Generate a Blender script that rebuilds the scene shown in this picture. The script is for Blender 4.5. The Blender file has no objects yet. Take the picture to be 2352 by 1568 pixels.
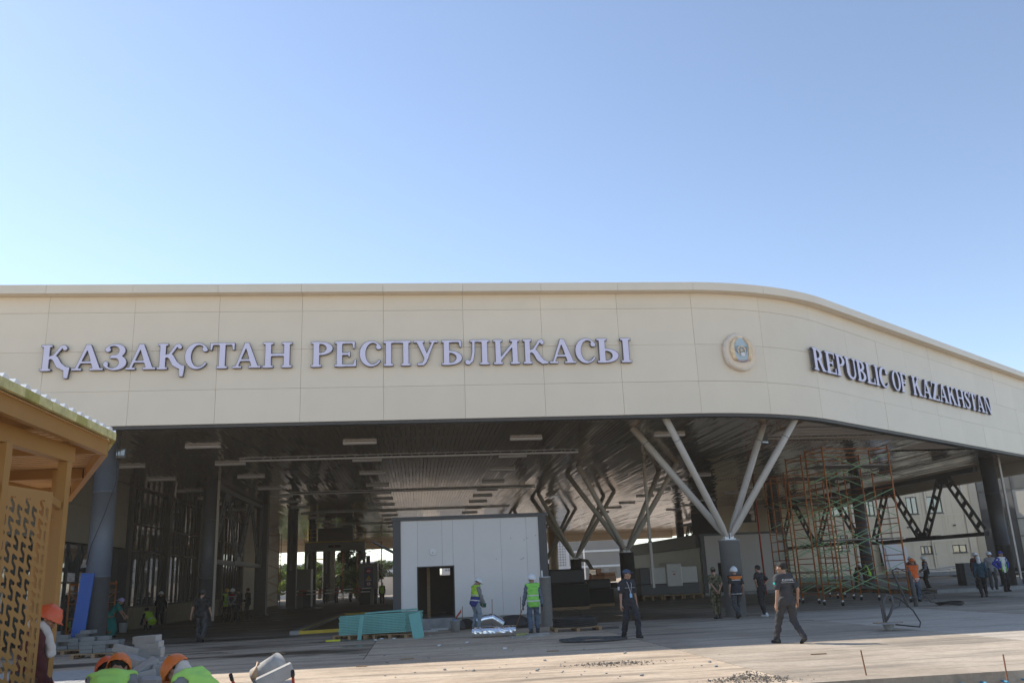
import bpy, bmesh, math, random
import numpy as np
from mathutils import Vector, Matrix
R = math.radians
rng = random.Random(7)
nrng = np.random.default_rng(7)
scn = bpy.context.scene
COL = scn.collection

# ------------------------------------------------------------------ camera
EYE = 1.65; PITCH = R(15.35); ROLL = R(2.48); FPX = 1971.0      # focal length in units of a 2352 px wide frame
cam = bpy.data.cameras.new('camera'); camo = bpy.data.objects.new('camera', cam); COL.objects.link(camo)
cam.sensor_width = 36.0; cam.lens = 36.0 * FPX / 2352.0; cam.clip_end = 4000.0; cam.clip_start = 0.05
camo.location = (0, 0, EYE)
camo.rotation_euler = (Matrix.Rotation(R(90) + PITCH, 3, 'X') @ Matrix.Rotation(-ROLL, 3, 'Z')).to_euler()
scn.camera = camo
# ------------------------------------------------------------------ sky and sun
SUN_FROM = Vector((-0.95, 0.635, 1.0)).normalized()
SUN_EL = math.asin(SUN_FROM.z); SUN_AZ = math.atan2(SUN_FROM.x, SUN_FROM.y)
w = bpy.data.worlds.new('World'); scn.world = w; w.use_nodes = True
nt = w.node_tree; bg = nt.nodes['Background']
sk = nt.nodes.new('ShaderNodeTexSky'); sk.sky_type = 'NISHITA'; sk.sun_disc = False
sk.sun_elevation = SUN_EL; sk.sun_rotation = SUN_AZ
sk.air_density = 1.0; sk.dust_density = 0.2; sk.ozone_density = 1.4; sk.altitude = 900
hs = nt.nodes.new('ShaderNodeHueSaturation'); hs.inputs['Saturation'].default_value = 0.9
nt.links.new(sk.outputs['Color'], hs.inputs['Color']); nt.links.new(hs.outputs['Color'], bg.inputs['Color']); bg.inputs['Strength'].default_value = 0.15
sl = bpy.data.lights.new('sun', 'SUN'); sl.energy = 4.5; sl.angle = R(0.53); sl.color = (1.0, 0.93, 0.82)
so = bpy.data.objects.new('sun', sl); COL.objects.link(so)
so.rotation_euler = (-SUN_FROM).to_track_quat('-Z', 'Y').to_euler(); so.location = (-60, 50, 60)
scn.render.engine = 'CYCLES'
scn.view_settings.view_transform = 'Standard'; scn.view_settings.look = 'None'
scn.view_settings.exposure = 0.56; scn.view_settings.gamma = 1.0
scn.cycles.max_bounces = 8; scn.cycles.diffuse_bounces = 5; scn.cycles.glossy_bounces = 4
scn.cycles.transparent_max_bounces = 8

# ------------------------------------------------------------------ frames
def ray(u, v):
    a = (u - 1176) / FPX; b = -(v - 784) / FPX; c, s = math.cos(ROLL), math.sin(ROLL)
    a2 = a * c + b * s; b2 = -a * s + b * c
    return Vector((a2, math.cos(PITCH) - b2 * math.sin(PITCH), math.sin(PITCH) + b2 * math.cos(PITCH)))
def at(u, v, z=0.0):                       # where a sight line meets a level plane
    d = ray(u, v); return Vector((0, 0, EYE)) + d * ((z - EYE) / d.z)
TH = math.atan(0.1178); BO = Vector((-4.33, 27.85, 0))       # building frame: s along the front, d into the depth
EX = Vector((math.cos(TH), math.sin(TH), 0)); EY = Vector((-math.sin(TH), math.cos(TH), 0))
def B(s, d, z=0.0): return BO + EX * s + EY * d + Vector((0, 0, z))
def toB(p): q = Vector((p[0], p[1], 0)) - BO; return q.dot(EX), q.dot(EY)
MB = Matrix.Translation(BO) @ Matrix.Rotation(TH, 4, 'Z')

# ------------------------------------------------------------------ mesh building
class Mesh:
    def __init__(self): self.v = []; self.f = []; self.m = []; self.cur = 0
    def add(self, vs, fs):
        n = len(self.v); self.v += [tuple(p) for p in vs]; self.f += [tuple(i + n for i in f) for f in fs]; self.m += [self.cur] * len(fs)
    def box(self, x0, x1, y0, y1, z0, z1, M=None):
        vs = [Vector(p) for p in ((x0,y0,z0),(x1,y0,z0),(x1,y1,z0),(x0,y1,z0),(x0,y0,z1),(x1,y0,z1),(x1,y1,z1),(x0,y1,z1))]
        if M is not None: vs = [M @ p for p in vs]
        self.add(vs, [(0,3,2,1),(4,5,6,7),(0,1,5,4),(1,2,6,5),(2,3,7,6),(3,0,4,7)]); return self
    def cbox(self, c, s, M=None):
        return self.box(c[0]-s[0]/2, c[0]+s[0]/2, c[1]-s[1]/2, c[1]+s[1]/2, c[2]-s[2]/2, c[2]+s[2]/2, M)
    def beam(self, a, b, w, h, up=(0,0,1)):         # rectangular bar from a to b
        a = Vector(a); b = Vector(b); t = (b - a); L = t.length; t.normalize(); u = Vector(up)
        if abs(t.dot(u)) > 0.98: u = Vector((0,1,0))
        x = t.cross(u).normalized(); y = x.cross(t).normalized()
        vs = [a + x*i*w/2 + y*j*h/2 + t*k*L for k in (0,1) for (i,j) in ((-1,-1),(1,-1),(1,1),(-1,1))]
        self.add(vs, [(0,3,2,1),(4,5,6,7),(0,1,5,4),(1,2,6,5),(2,3,7,6),(3,0,4,7)]); return self
    def tube(self, pts, r, n=10, caps=True):
        pts = [Vector(p) for p in pts]; k = len(pts); rs = r if hasattr(r, '__len__') else [r] * k
        t0 = (pts[1] - pts[0]).normalized(); u = Vector((0,0,1)) if abs(t0.z) < .95 else Vector((1,0,0))
        x = t0.cross(u).normalized(); vs = []
        for i, p in enumerate(pts):
            t = ((pts[i+1] - p) if i == 0 else (p - pts[i-1]) if i == k-1 else (pts[i+1] - pts[i-1])).normalized()
            x = (x - t * x.dot(t)).normalized(); y = t.cross(x)
            vs += [p + (x*math.cos(2*math.pi*j/n) + y*math.sin(2*math.pi*j/n)) * rs[i] for j in range(n)]
        fs = [(i*n+j, i*n+(j+1) % n, (i+1)*n+(j+1) % n, (i+1)*n+j) for i in range(k-1) for j in range(n)]
        if caps: fs += [tuple(range(n))[::-1], tuple((k-1)*n+j for j in range(n))]
        self.add(vs, fs); return self
    def lathe(self, prof, n=24, c=(0,0,0), M=None):
        vs = []; k = len(prof)
        for r_, z in prof:
            for j in range(n):
                p = Vector((c[0]+r_*math.cos(2*math.pi*j/n), c[1]+r_*math.sin(2*math.pi*j/n), c[2]+z)); vs.append(M @ p if M is not None else p)
        fs = [(i*n+j, i*n+(j+1) % n, (i+1)*n+(j+1) % n, (i+1)*n+j) for i in range(k-1) for j in range(n)]
        fs += [tuple(range(n))[::-1], tuple((k-1)*n+j for j in range(n))]
        self.add(vs, fs); return self
    def prism(self, poly, z0, z1):
        n = len(poly); vs = [(p[0],p[1],z0) for p in poly] + [(p[0],p[1],z1) for p in poly]
        fs = [tuple(range(n))[::-1], tuple(n+i for i in range(n))] + [(i,(i+1) % n, n+(i+1) % n, n+i) for i in range(n)]
        self.add(vs, fs); return self
    def quad(self, a, b, c, d): self.add([a,b,c,d], [(0,1,2,3)]); return self
    def mesh(self, name, mats, smooth=False):
        me = bpy.data.meshes.new(name); me.from_pydata(self.v, [], self.f)
        for m in (mats if isinstance(mats, (list, tuple)) else [mats]): me.materials.append(m)
        if any(self.m): me.polygons.foreach_set('material_index', self.m)
        if smooth: me.polygons.foreach_set('use_smooth', [True] * len(self.f))
        me.update(); return me
    def obj(self, name, mats, parent=None, smooth=False, loc=None, rz=0, bevel=0):
        return link(name, self.mesh(name, mats, smooth), parent, loc, rz, bevel)
def link(name, me, parent=None, loc=None, rz=0, bevel=0):
    o = bpy.data.objects.new(name, me); COL.objects.link(o)
    if parent is not None: o.parent = parent
    if loc is not None: o.location = loc
    if rz: o.rotation_euler[2] = rz
    if bevel:
        b = o.modifiers.new('bevel', 'BEVEL'); b.width = bevel; b.segments = 2; b.limit_method = 'ANGLE'; b.angle_limit = R(40)
    return o
def tag(o, label, cat, group=None, kind=None):
    o['label'] = label; o['category'] = cat
    if group: o['group'] = group
    if kind: o['kind'] = kind
    return o
def thing(name, label, cat, loc=(0,0,0), rz=0, group=None):
    o = bpy.data.objects.new(name, None); COL.objects.link(o); o.empty_display_size = .2
    o.location = loc; o.rotation_euler[2] = rz
    return tag(o, label, cat, group)
def struct(o): o['kind'] = 'structure'; return o
def copy_tree(o, parent=None):
    c = o.copy(); COL.objects.link(c)
    if parent is not None: c.parent = parent
    for ch in list(o.children): copy_tree(ch, c)
    return c
def inB(o): o.matrix_world = MB; o.location = BO; o.rotation_euler = (0, 0, TH); return o

# ------------------------------------------------------------------ materials
def srgb(r, g, b):
    f = lambda c: (c/255/12.92) if c/255 <= .04045 else ((c/255+.055)/1.055)**2.4
    return (f(r), f(g), f(b), 1)
MATS = {}
def bsdf(m): return m.node_tree.nodes['Principled BSDF']
def mat(name, col, rough=.6, metal=0.0, var=.12, scale=6.0, bump=.0, bscale=None, spec=.5, streak=None, coat=0, rvar=.0, detail=4):
    if name in MATS: return MATS[name]
    m = bpy.data.materials.new(name); m.use_nodes = True; n = m.node_tree; b = n.nodes['Principled BSDF']; MATS[name] = m
    col = tuple(col) + ((1,) if len(col) == 3 else ())
    b.inputs['Roughness'].default_value = rough; b.inputs['Metallic'].default_value = metal
    b.inputs['Specular IOR Level'].default_value = spec; b.inputs['Coat Weight'].default_value = coat
    tc = n.nodes.new('ShaderNodeTexCoord'); mp = n.nodes.new('ShaderNodeMapping'); n.links.new(tc.outputs['Object'], mp.inputs[0])
    if streak: mp.inputs['Scale'].default_value = streak
    nz = n.nodes.new('ShaderNodeTexNoise'); nz.inputs['Scale'].default_value = scale; nz.inputs['Detail'].default_value = detail; nz.inputs['Roughness'].default_value = .65
    n.links.new(mp.outputs[0], nz.inputs['Vector'])
    mr = n.nodes.new('ShaderNodeMapRange'); mr.inputs[1].default_value = .25; mr.inputs[2].default_value = .75
    mr.inputs[3].default_value = 1 - var; mr.inputs[4].default_value = 1 + var; n.links.new(nz.outputs['Fac'], mr.inputs[0])
    mx = n.nodes.new('ShaderNodeVectorMath'); mx.operation = 'SCALE'; mx.inputs[0].default_value = col[:3]; n.links.new(mr.outputs[0], mx.inputs['Scale'])
    n.links.new(mx.outputs[0], b.inputs['Base Color'])
    if rvar:
        mq = n.nodes.new('ShaderNodeMapRange'); mq.inputs[1].default_value = .3; mq.inputs[2].default_value = .7
        mq.inputs[3].default_value = max(.03, rough - rvar); mq.inputs[4].default_value = rough + rvar
        n.links.new(nz.outputs['Fac'], mq.inputs[0]); n.links.new(mq.outputs[0], b.inputs['Roughness'])
    if bump:
        nb = n.nodes.new('ShaderNodeTexNoise'); nb.inputs['Scale'].default_value = bscale or scale * 6; nb.inputs['Detail'].default_value = 5
        n.links.new(mp.outputs[0], nb.inputs['Vector'])
        bp = n.nodes.new('ShaderNodeBump'); bp.inputs['Strength'].default_value = bump; bp.inputs['Distance'].default_value = .02
        n.links.new(nb.outputs['Fac'], bp.inputs['Height']); n.links.new(bp.outputs[0], b.inputs['Normal'])
    return m

M_PANEL = mat('cream_cladding', (.81,.70,.545), .42, 0, .035, .7, .03, 60, spec=.4)
M_COPING = mat('cream_coping', (.80,.695,.55), .4, 0, .03, .8)
M_DARKSTEEL = mat('dark_grey_steel', (.055,.051,.047), .5, .0, .15, 3)
M_GREYSTEEL = mat('blue_grey_painted_steel', (.125,.135,.15), .5, 0, .1, 2, .05)
M_PED = mat('pale_grey_painted_steel', (.24,.245,.25), .55, 0, .1, 2, .05)
M_STRUT = mat('offwhite_painted_tube', (.50,.45,.39), .45, 0, .06, 2)
def per_object(m, amt):                         # each panel is a shade lighter or darker than the next
    n = m.node_tree; b = bsdf(m); src = b.inputs['Base Color'].links[0].from_socket; oi = n.nodes.new('ShaderNodeObjectInfo'); mr = n.nodes.new('ShaderNodeMapRange')
    mr.inputs[3].default_value = 1 - amt; mr.inputs[4].default_value = 1 + amt; n.links.new(oi.outputs['Random'], mr.inputs[0]); sc = n.nodes.new('ShaderNodeVectorMath'); sc.operation = 'SCALE'
    n.links.new(src, sc.inputs[0]); n.links.new(mr.outputs[0], sc.inputs['Scale']); n.links.new(sc.outputs[0], b.inputs['Base Color'])
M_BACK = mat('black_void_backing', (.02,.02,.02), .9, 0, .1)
M_ROOF = mat('roof_deck', (.14,.13,.12), .8, 0, .15, 2)
M_FIX = mat('white_fixture', (.75,.74,.72), .4, 0, .04)
M_WHITE = mat('white_panel', (.70,.66,.635), .45, 0, .03, 1.2, .03, 40)
M_GALV = mat('galvanised_steel', (.50,.51,.52), .38, .45, .15, 8, .1, 30, rvar=.1)
M_FOIL = mat('aluminium_foil', (.85,.86,.88), .2, 1.0, .05, 4, .35, 7)
M_TEAL = mat('green_plasterboard_face', (.15,.39,.35), .7, 0, .06, 4)
M_TEALE = mat('green_plasterboard_edge', (.17,.42,.37), .75, 0, .25, 30)
M_WOOD = mat('raw_timber', (.30,.19,.10), .75, 0, .3, 5, .2, 30, streak=(1,1,6))
M_ORANGE = mat('orange_scaffold_tube', (.42,.13,.025), .5, 0, .25, 6)
M_GREEN = mat('green_brace', (.24,.40,.19), .5, 0, .2, 6)
M_BLACKR = mat('black_rubber', (.02,.02,.021), .6, 0, .3, 8)
M_GREYHOSE = mat('dusty_hose', (.075,.077,.078), .7, 0, .4, 7)
M_BLUEBRD = mat('blue_board', (.02,.085,.33), .5, 0, .1, 3)
M_YELLOW = mat('yellow_paint', (.62,.42,.03), .5, 0, .12, 4)
M_RED = mat('red_paint', (.45,.05,.02), .45, 0, .15, 5)
M_RUST = mat('rusty_rebar', (.20,.085,.035), .8, 0, .4, 25, .5, 90)
M_BLOCK = mat('concrete_block', (.33,.325,.315), .9, 0, .14, 8, .5, 60)
M_CONC = mat('plinth_concrete', (.30,.295,.285), .9, 0, .25, 4, .4, 40)
M_TAN = mat('shelter_ochre_paint', (.31,.155,.032), .45, 0, .07, 2)
M_TANP = mat('shelter_roof_lining', (.50,.31,.13), .5, 0, .07, 2)
M_FOAM = mat('yellow_foam_core', (.50,.46,.21), .8, 0, .3, 9)
M_WSHEET = mat('white_corrugated_sheet', (.75,.75,.74), .4, 0, .04)
M_LETTER = mat('lavender_white_face', (.76,.71,.86), .4, 0, .02)
M_LSIDE = mat('graphite_letter_return', (.055,.055,.07), .45, 0, .1)
def glass_mat(name, tint=(.24,.235,.225), rough=.025, wave=.05, sc=1.0):     # solar control coating: half mirror
    m = mat(name, tint, rough, .55, .05, 2, 0, spec=1.0); n = m.node_tree; b = bsdf(m)
    tc = n.nodes.new('ShaderNodeTexCoord'); mp = n.nodes.new('ShaderNodeMapping'); mp.inputs['Scale'].default_value = (.5,.5,2.2); nb = n.nodes.new('ShaderNodeTexNoise'); nb.inputs['Scale'].default_value = sc; nb.inputs['Detail'].default_value = 1
    n.links.new(tc.outputs['Object'], mp.inputs[0]); n.links.new(mp.outputs[0], nb.inputs['Vector']); bp = n.nodes.new('ShaderNodeBump'); bp.inputs['Strength'].default_value = wave; bp.inputs['Distance'].default_value = .1
    n.links.new(nb.outputs['Fac'], bp.inputs['Height']); n.links.new(bp.outputs[0], b.inputs['Normal']); return m
M_GLASS = glass_mat('dark_reflective_glazing')
for m_, a_ in ((M_PANEL, .022), (M_COPING, .02), (M_WHITE, .025), (M_BLOCK, .1)): per_object(m_, a_)
# ================================================================== ground
def ground_mat(name, base, dark, tint, wet=.0, cuts=False, seed=0.0):
    m = bpy.data.materials.new(name); m.use_nodes = True; n = m.node_tree; b = n.nodes['Principled BSDF']; L = n.links.new
    ge = n.nodes.new('ShaderNodeNewGeometry'); mp = n.nodes.new('ShaderNodeMapping'); L(ge.outputs['Position'], mp.inputs[0])
    mp.inputs['Rotation'].default_value = (0, 0, -TH); mp.inputs['Location'].default_value = (seed, seed*.7, 0)
    def noise(sc, det, vec=(1,1,1), rough=.6):
        q = n.nodes.new('ShaderNodeMapping'); q.inputs['Scale'].default_value = vec; L(mp.outputs[0], q.inputs[0])
        t = n.nodes.new('ShaderNodeTexNoise'); t.inputs['Scale'].default_value = sc; t.inputs['Detail'].default_value = det; t.inputs['Roughness'].default_value = rough
        L(q.outputs[0], t.inputs['Vector']); return t.outputs['Fac']
    def ramp(src, a, c):
        r = n.nodes.new('ShaderNodeMapRange'); r.inputs[1].default_value = a; r.inputs[2].default_value = c; r.interpolation_type = 'SMOOTHSTEP'; L(src, r.inputs[0]); return r.outputs[0]
    def mix(f, c1, c2):
        x = n.nodes.new('ShaderNodeMix'); x.data_type = 'RGBA'
        if isinstance(f, float): x.inputs[0].default_value = f
        else: L(f, x.inputs[0])
        for i, c in ((6, c1), (7, c2)):
            if isinstance(c, tuple): x.inputs[i].default_value = c + (1,)
            else: L(c, x.inputs[i])
        return x.outputs[2]
    big = ramp(noise(.28, 6), .40, .60); streak = ramp(noise(1.1, 6, (.16, 1.3, 1)), .47, .72); fine = noise(9, 5); spk = ramp(noise(38, 3), .60, .72)
    c = mix(big, base, tint); c = mix(streak, c, dark)
    fr = n.nodes.new('ShaderNodeMapRange'); fr.inputs[1].default_value = .36; fr.inputs[2].default_value = .64; fr.inputs[3].default_value = .80; fr.inputs[4].default_value = 1.17
    md = n.nodes.new('ShaderNodeMath'); md.operation = 'MULTIPLY_ADD'; L(noise(2.3, 6, (.7,1.2,1), .7), md.inputs[0]); md.inputs[1].default_value = .55
    hf = n.nodes.new('ShaderNodeMath'); hf.operation = 'MULTIPLY'; hf.inputs[1].default_value = .45; L(fine, hf.inputs[0]); L(hf.outputs[0], md.inputs[2]); L(md.outputs[0], fr.inputs[0])
    sc = n.nodes.new('ShaderNodeVectorMath'); sc.operation = 'SCALE'; L(c, sc.inputs[0]); L(fr.outputs[0], sc.inputs['Scale']); c = sc.outputs[0]
    mm = n.nodes.new('ShaderNodeMath'); mm.operation = 'MULTIPLY'; mm.inputs[1].default_value = .35; L(spk, mm.inputs[0])
    c = mix(mm.outputs[0], c, tuple(x*.5 for x in dark))
    b.inputs['Roughness'].default_value = .88
    if wet:
        wt = ramp(noise(.35, 5, (.35, 1, 1)), .5, .62); c = mix(wt, c, tuple(x*.55 for x in dark))
        rr = n.nodes.new('ShaderNodeMapRange'); rr.inputs[3].default_value = .85; rr.inputs[4].default_value = .42; L(wt, rr.inputs[0]); 
        pd = ramp(noise(.55, 3, (.3, 1, 1)), .655, .67); r2 = n.nodes.new('ShaderNodeMix'); L(pd, r2.inputs[0]); L(rr.outputs[0], r2.inputs[2]); r2.inputs[3].default_value = .04
        L(r2.outputs[0], b.inputs['Roughness'])
    if cuts:
        sp = n.nodes.new('ShaderNodeSeparateXYZ'); L(mp.outputs[0], sp.inputs[0])
        jn = n.nodes.new('ShaderNodeMath'); jn.operation = 'MULTIPLY_ADD'; L(noise(.8, 2), jn.inputs[0]); jn.inputs[1].default_value = .05; L(sp.outputs[1], jn.inputs[2])
        fr2 = n.nodes.new('ShaderNodeMath'); fr2.operation = 'PINGPONG'; L(jn.outputs[0], fr2.inputs[0]); fr2.inputs[1].default_value = .41
        lt = ramp(fr2.outputs[0], .017, .006); gap = ramp(noise(.5, 2, (.4, 2.5, 1)), .42, .55); ml = n.nodes.new('ShaderNodeMath'); ml.operation = 'MULTIPLY'; L(lt, ml.inputs[0]); L(gap, ml.inputs[1])
        c = mix(ml.outputs[0], c, tuple(x*.4 for x in dark))
    L(c, b.inputs['Base Color'])
    bp = n.nodes.new('ShaderNodeBump'); bp.inputs['Strength'].default_value = .35; bp.inputs['Distance'].default_value = .03; L(noise(22, 6), bp.inputs['Height']); L(bp.outputs[0], b.inputs['Normal'])
    return m
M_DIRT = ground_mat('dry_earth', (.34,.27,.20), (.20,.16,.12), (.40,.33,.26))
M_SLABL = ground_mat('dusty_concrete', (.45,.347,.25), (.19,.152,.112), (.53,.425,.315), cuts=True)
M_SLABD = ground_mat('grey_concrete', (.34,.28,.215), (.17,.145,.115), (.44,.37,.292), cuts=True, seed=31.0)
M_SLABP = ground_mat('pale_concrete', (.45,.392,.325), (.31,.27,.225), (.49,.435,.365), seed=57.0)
M_FLOOR = ground_mat('muddy_floor', (.27,.23,.18), (.12,.10,.078), (.34,.285,.225), wet=1.0, seed=12.0)  # mud and wet patches, with the unlit hall's shade put into the colour
g = Mesh(); g.quad((-1500,-300,-.32),(1500,-300,-.32),(1500,2500,-.32),(-1500,2500,-.32)); struct(g.obj('ground', M_DIRT))
def slab(name, m, s0, s1, d0, d1, z=0.0):
    g = Mesh(); g.box(s0, s1, d0, d1, -.31, z); return struct(inB(g.obj(name, m)))
M_SLABM = ground_mat('muddy_concrete', (.41,.322,.235), (.13,.102,.076), (.49,.395,.295), wet=.7, cuts=True, seed=4.0)
slab('concrete_apron', M_SLABL, -30, 6.585, -45, -7.2)
slab('concrete_apron', M_SLABL, -.19, 6.585, -7.19, 3.0)
slab('concrete_apron', M_SLABM, -30, -.21, -7.19, 3.0)
slab('concrete_slab', M_SLABD, 6.615, 13.185, -15.36, 3.0)
slab('concrete_slab', M_SLABP, 13.215, 18.585, -15.36, 3.0)
slab('concrete_slab', M_SLABD, 18.615, 40.0, -15.36, 3.0)
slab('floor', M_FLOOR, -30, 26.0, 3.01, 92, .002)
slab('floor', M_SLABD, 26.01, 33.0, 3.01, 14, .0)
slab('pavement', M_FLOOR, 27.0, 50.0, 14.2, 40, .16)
slab('kerb', M_CONC, 26.85, 50.0, 14.02, 14.19, .175)
slab('yard', M_DIRT, -60, 90, 92.02, 160, -.02)
# earth bank behind the right-hand columns
g = Mesh(); nx, ny = 60, 24; vs = []; fs = []
for j in range(ny + 1):
    for i in range(nx + 1):
        s = 27 + i * .9; d = 40 + j * 2.2
        h = min(1.0, .12 + j * .09) + .14 * math.sin(i*1.3 + j) * math.sin(j * 1.7 + i * .3) + rng.uniform(-.05, .05)
        vs.append((s, d, h - (.4 if i in (0,) or j == 0 else 0)))
for j in range(ny):
    for i in range(nx): a = j*(nx+1)+i; fs.append((a, a+1, a+nx+2, a+nx+1))
g.add(vs, fs); struct(inB(g.obj('earth_bank', M_DIRT, smooth=True)))

# ================================================================== canopy building
T = 3.3; RA = T / math.tan(R(36.5) / 2); PH = R(36.5); S0 = 13.8 - T
def path(t):                               # fascia line, t = metres from s = 0; returns (s, d, heading)
    if t < S0: return t, 0.0, 0.0
    a = (t - S0) / RA
    if a < PH: return S0 + RA * math.sin(a), RA * (1 - math.cos(a)), a
    q = t - S0 - RA * PH
    return 13.8 + (T + q) * math.cos(PH), (T + q) * math.sin(PH), PH
def front_d(s):
    if s < S0: return 0.0
    if s < S0 + RA * math.sin(PH): return RA - math.sqrt(RA*RA - (s - S0)**2)
    return (s - 13.8) * math.tan(PH)
can = inB(thing('canopy', 'huge cream clad flat roof canopy with curved corner over the checkpoint', 'canopy'))
def strip(mesh, t0, t1, z0, z1, off0, off1, n):
    # plate following the path, off>0 = out towards the viewer
    vs = []
    for i in range(n + 1):
        s, d, a = path(t0 + (t1 - t0) * i / n); nx, ny = math.sin(a), -math.cos(a)
        for off in (off0, off1):
            for z in (z0, z1): vs.append((s + nx*off, d + ny*off, z))
    fs = []
    for i in range(n):
        a = i*4; b = a+4
        fs += [(a+2,b+2,b+3,a+3), (b,a,a+1,b+1), (a+1,a+3,b+3,b+1), (a,b,b+2,a+2)]
    fs += [(0,2,3,1), (n*4, n*4+1, n*4+3, n*4+2)]
    mesh.add(vs, fs)
ROWS = [6.80, 7.93, 9.25, 10.57, 11.13]; K0, K1 = -8, 15
for k in range(K0, K1):
    t0, t1 = k*2.7, (k+1)*2.7; n = 8 if (t1 > S0 and t0 < S0 + RA*PH) else 1
    for r in range(4):
        g = Mesh(); j = rng.uniform(-.004, .004)
        strip(g, t0+.004, t1-.004, ROWS[r]+.004, ROWS[r+1]-.004, -.03, .02 + j, n); g.obj('panel', M_PANEL, can)
    g = Mesh(); strip(g, t0+.004, t1-.004, 11.13, 11.42, -.5, .40 + rng.uniform(-.003,.003), n); g.obj('coping', M_COPING, can)
g = Mesh(); strip(g, K0*2.7, K1*2.7, 6.82, 11.2, -.12, -.035, 260); g.obj('backing', mat('joint_shadow_membrane', (.34,.30,.25), .9), can)  # backing whose tone is seen in the panel joints
g = Mesh(); strip(g, K0*2.7, K1*2.7, 6.70, 6.795, -.35, -.02, 260); g.obj('edge_trim', M_DARKSTEEL, can)
# far end and roof deck (upper skin)
SR = 13.8 + 26 ; FAR = 88.0
front = [path(K0*2.7 + (K1-K0)*2.7*i/120)[:2] for i in range(121)]
poly = [(s, d + .2) for s, d in front] + [(front[-1][0], FAR), (front[0][0], FAR)]
g = Mesh(); g.prism(poly, 9.6, 9.9); g.obj('roof_deck', M_ROOF, can)
g = Mesh(); g.box(front[0][0], front[-1][0], FAR, FAR+.4, 5.95, 11.4); g.obj('rear_fascia', M_PANEL, can)
g = Mesh(); g.box(front[0][0]-.3, front[0][0], 0, FAR, 6.8, 11.4); g.obj('side_fascia', M_PANEL, can)
Mesh().box(front[-1][0], front[-1][0]+.3, front[-1][1], FAR, 6.15, 11.4).obj('side_fascia', M_PANEL, can)
# metal soffit boards, tilted a little like pressed sheet
SLOTS = [(7.72, 8.42, -6, 7.9), (22.1, 22.6, -6, 7.9), (35.9, 36.3, -6, 7.8), (49.8, 50.2, -6, 7.8), (63.6, 64, -6, 7.8)]
def soffit_gaps(s):
    gp = [(a, b) for a, b, x0, x1 in SLOTS if x0 < s < x1]
    if 15.4 < s < 23.3: gp.append((front_d(s) + .12, 6.75 + (s-15.4)*.11))
    if 23.9 < s < 29.4: gp.append((front_d(s) + .12, 11.6))
    if 16 < s < 31.: gp += [(22.2, 22.5), (36.0,36.3)]
    return sorted(gp)
g = Mesh(); W = .17; s = front[0][0] + .02
SE = [1.35, 6.6, 12.2, 17.8, 23.4, 29.0, 34.6, 40.2, 45.8, 51.4, 57.0, 62.6, 68.2, 73.8, 79.4, FAR]
while s < 35.1:
    d = front_d(s + W) + .3 if s > S0 - 1 else .3
    segs = []; cur = d
    for e in SE:
        if e > cur + .3: segs.append([cur, e - .006]); cur = e
    out = []
    for a, b in segs:
        parts = [(a, b)]
        for p, q in soffit_gaps(s + W/2):
            parts = [y for x in parts for y in ([(x[0], min(x[1], p)), (max(x[0], q), x[1])] if (p < x[1] and q > x[0]) else [x]) if y[1] - y[0] > .05]
        out += parts
    for a, b in out:
        x0, x1 = s + .006, s + W - .006; k = max(1, int((b - a) / 1.4)); tl = rng.gauss(0, .0024); prev = None
        for i in range(k + 1):
            y = a + (b-a)*i/k; t2 = tl + rng.gauss(0, .0011); zz = 6.80 + rng.gauss(0, .0016)
            ring = [(x0, y, zz - t2), (x1, y, zz + t2), (x1, y, zz + .03), (x0, y, zz + .03)]
            if prev:
                n0 = len(g.v); g.v += prev + ring; q = [(0,4,5,1), (1,5,6,2), (3,7,4,0)]
                g.f += [tuple(n0 + c for c in f) for f in q]; g.m += [0]*3
            prev = ring
    s += W
M_SOFFIT = mat('bronze_coated_soffit', (.45,.335,.22), .11, .75, .06, 1.5, .05, 2.2, spec=.6, streak=(1,.4,1))
so_ = g.obj('soffit', M_SOFFIT, can); so_['kind'] = 'stuff'
# steel above the soffit openings
for i, (a, b, x0, x1) in enumerate(SLOTS):
    for q in (0.25, .8):
        g = Mesh(); y = a + (b-a)*q; g.box(x0-.2, x1+.1, y-.035, y+.035, 6.80 - .09*(q > .5), 6.87 - .09*(q > .5)); g.obj('ceiling_rail', M_FIX, can)
for y0 in (2.7, 3.3, 3.9, 4.5, 5.1, 5.7, 6.3, 6.9, 7.4, 8.6, 9.2, 9.8, 10.4, 11.0):
    x0, x1 = (15.3, 23.4) if y0 < 8 else (23.8, 29.5)
    x1 = min(x1, 13.8 + (y0 - .25) / math.tan(PH))
    if x1 - x0 > .5:
        g = Mesh(); g.box(x0, x1, y0-.055, y0+.055, 6.80 + rng.uniform(0,.08), 6.93); g.obj('ceiling_rail', M_STRUT, can)
g = Mesh()
for y in np.arange(2.2, 86, 3.4):
    x0, x1 = -19, 33
    for x in np.arange(x0, x1, 1.7):
        if front_d(x+1.7) + .6 > y: continue
        g.beam((x, y, 7.1), (x+.85, y, 8.3), .05, .05); g.beam((x+.85, y, 8.3), (x+1.7, y, 7.1), .05, .05); g.beam((x, y, 7.1), (x+1.7, y, 7.1), .07, .07)
so2 = g.obj('roof_trusses', M_GALV, can); so2['kind'] = 'stuff'

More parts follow.
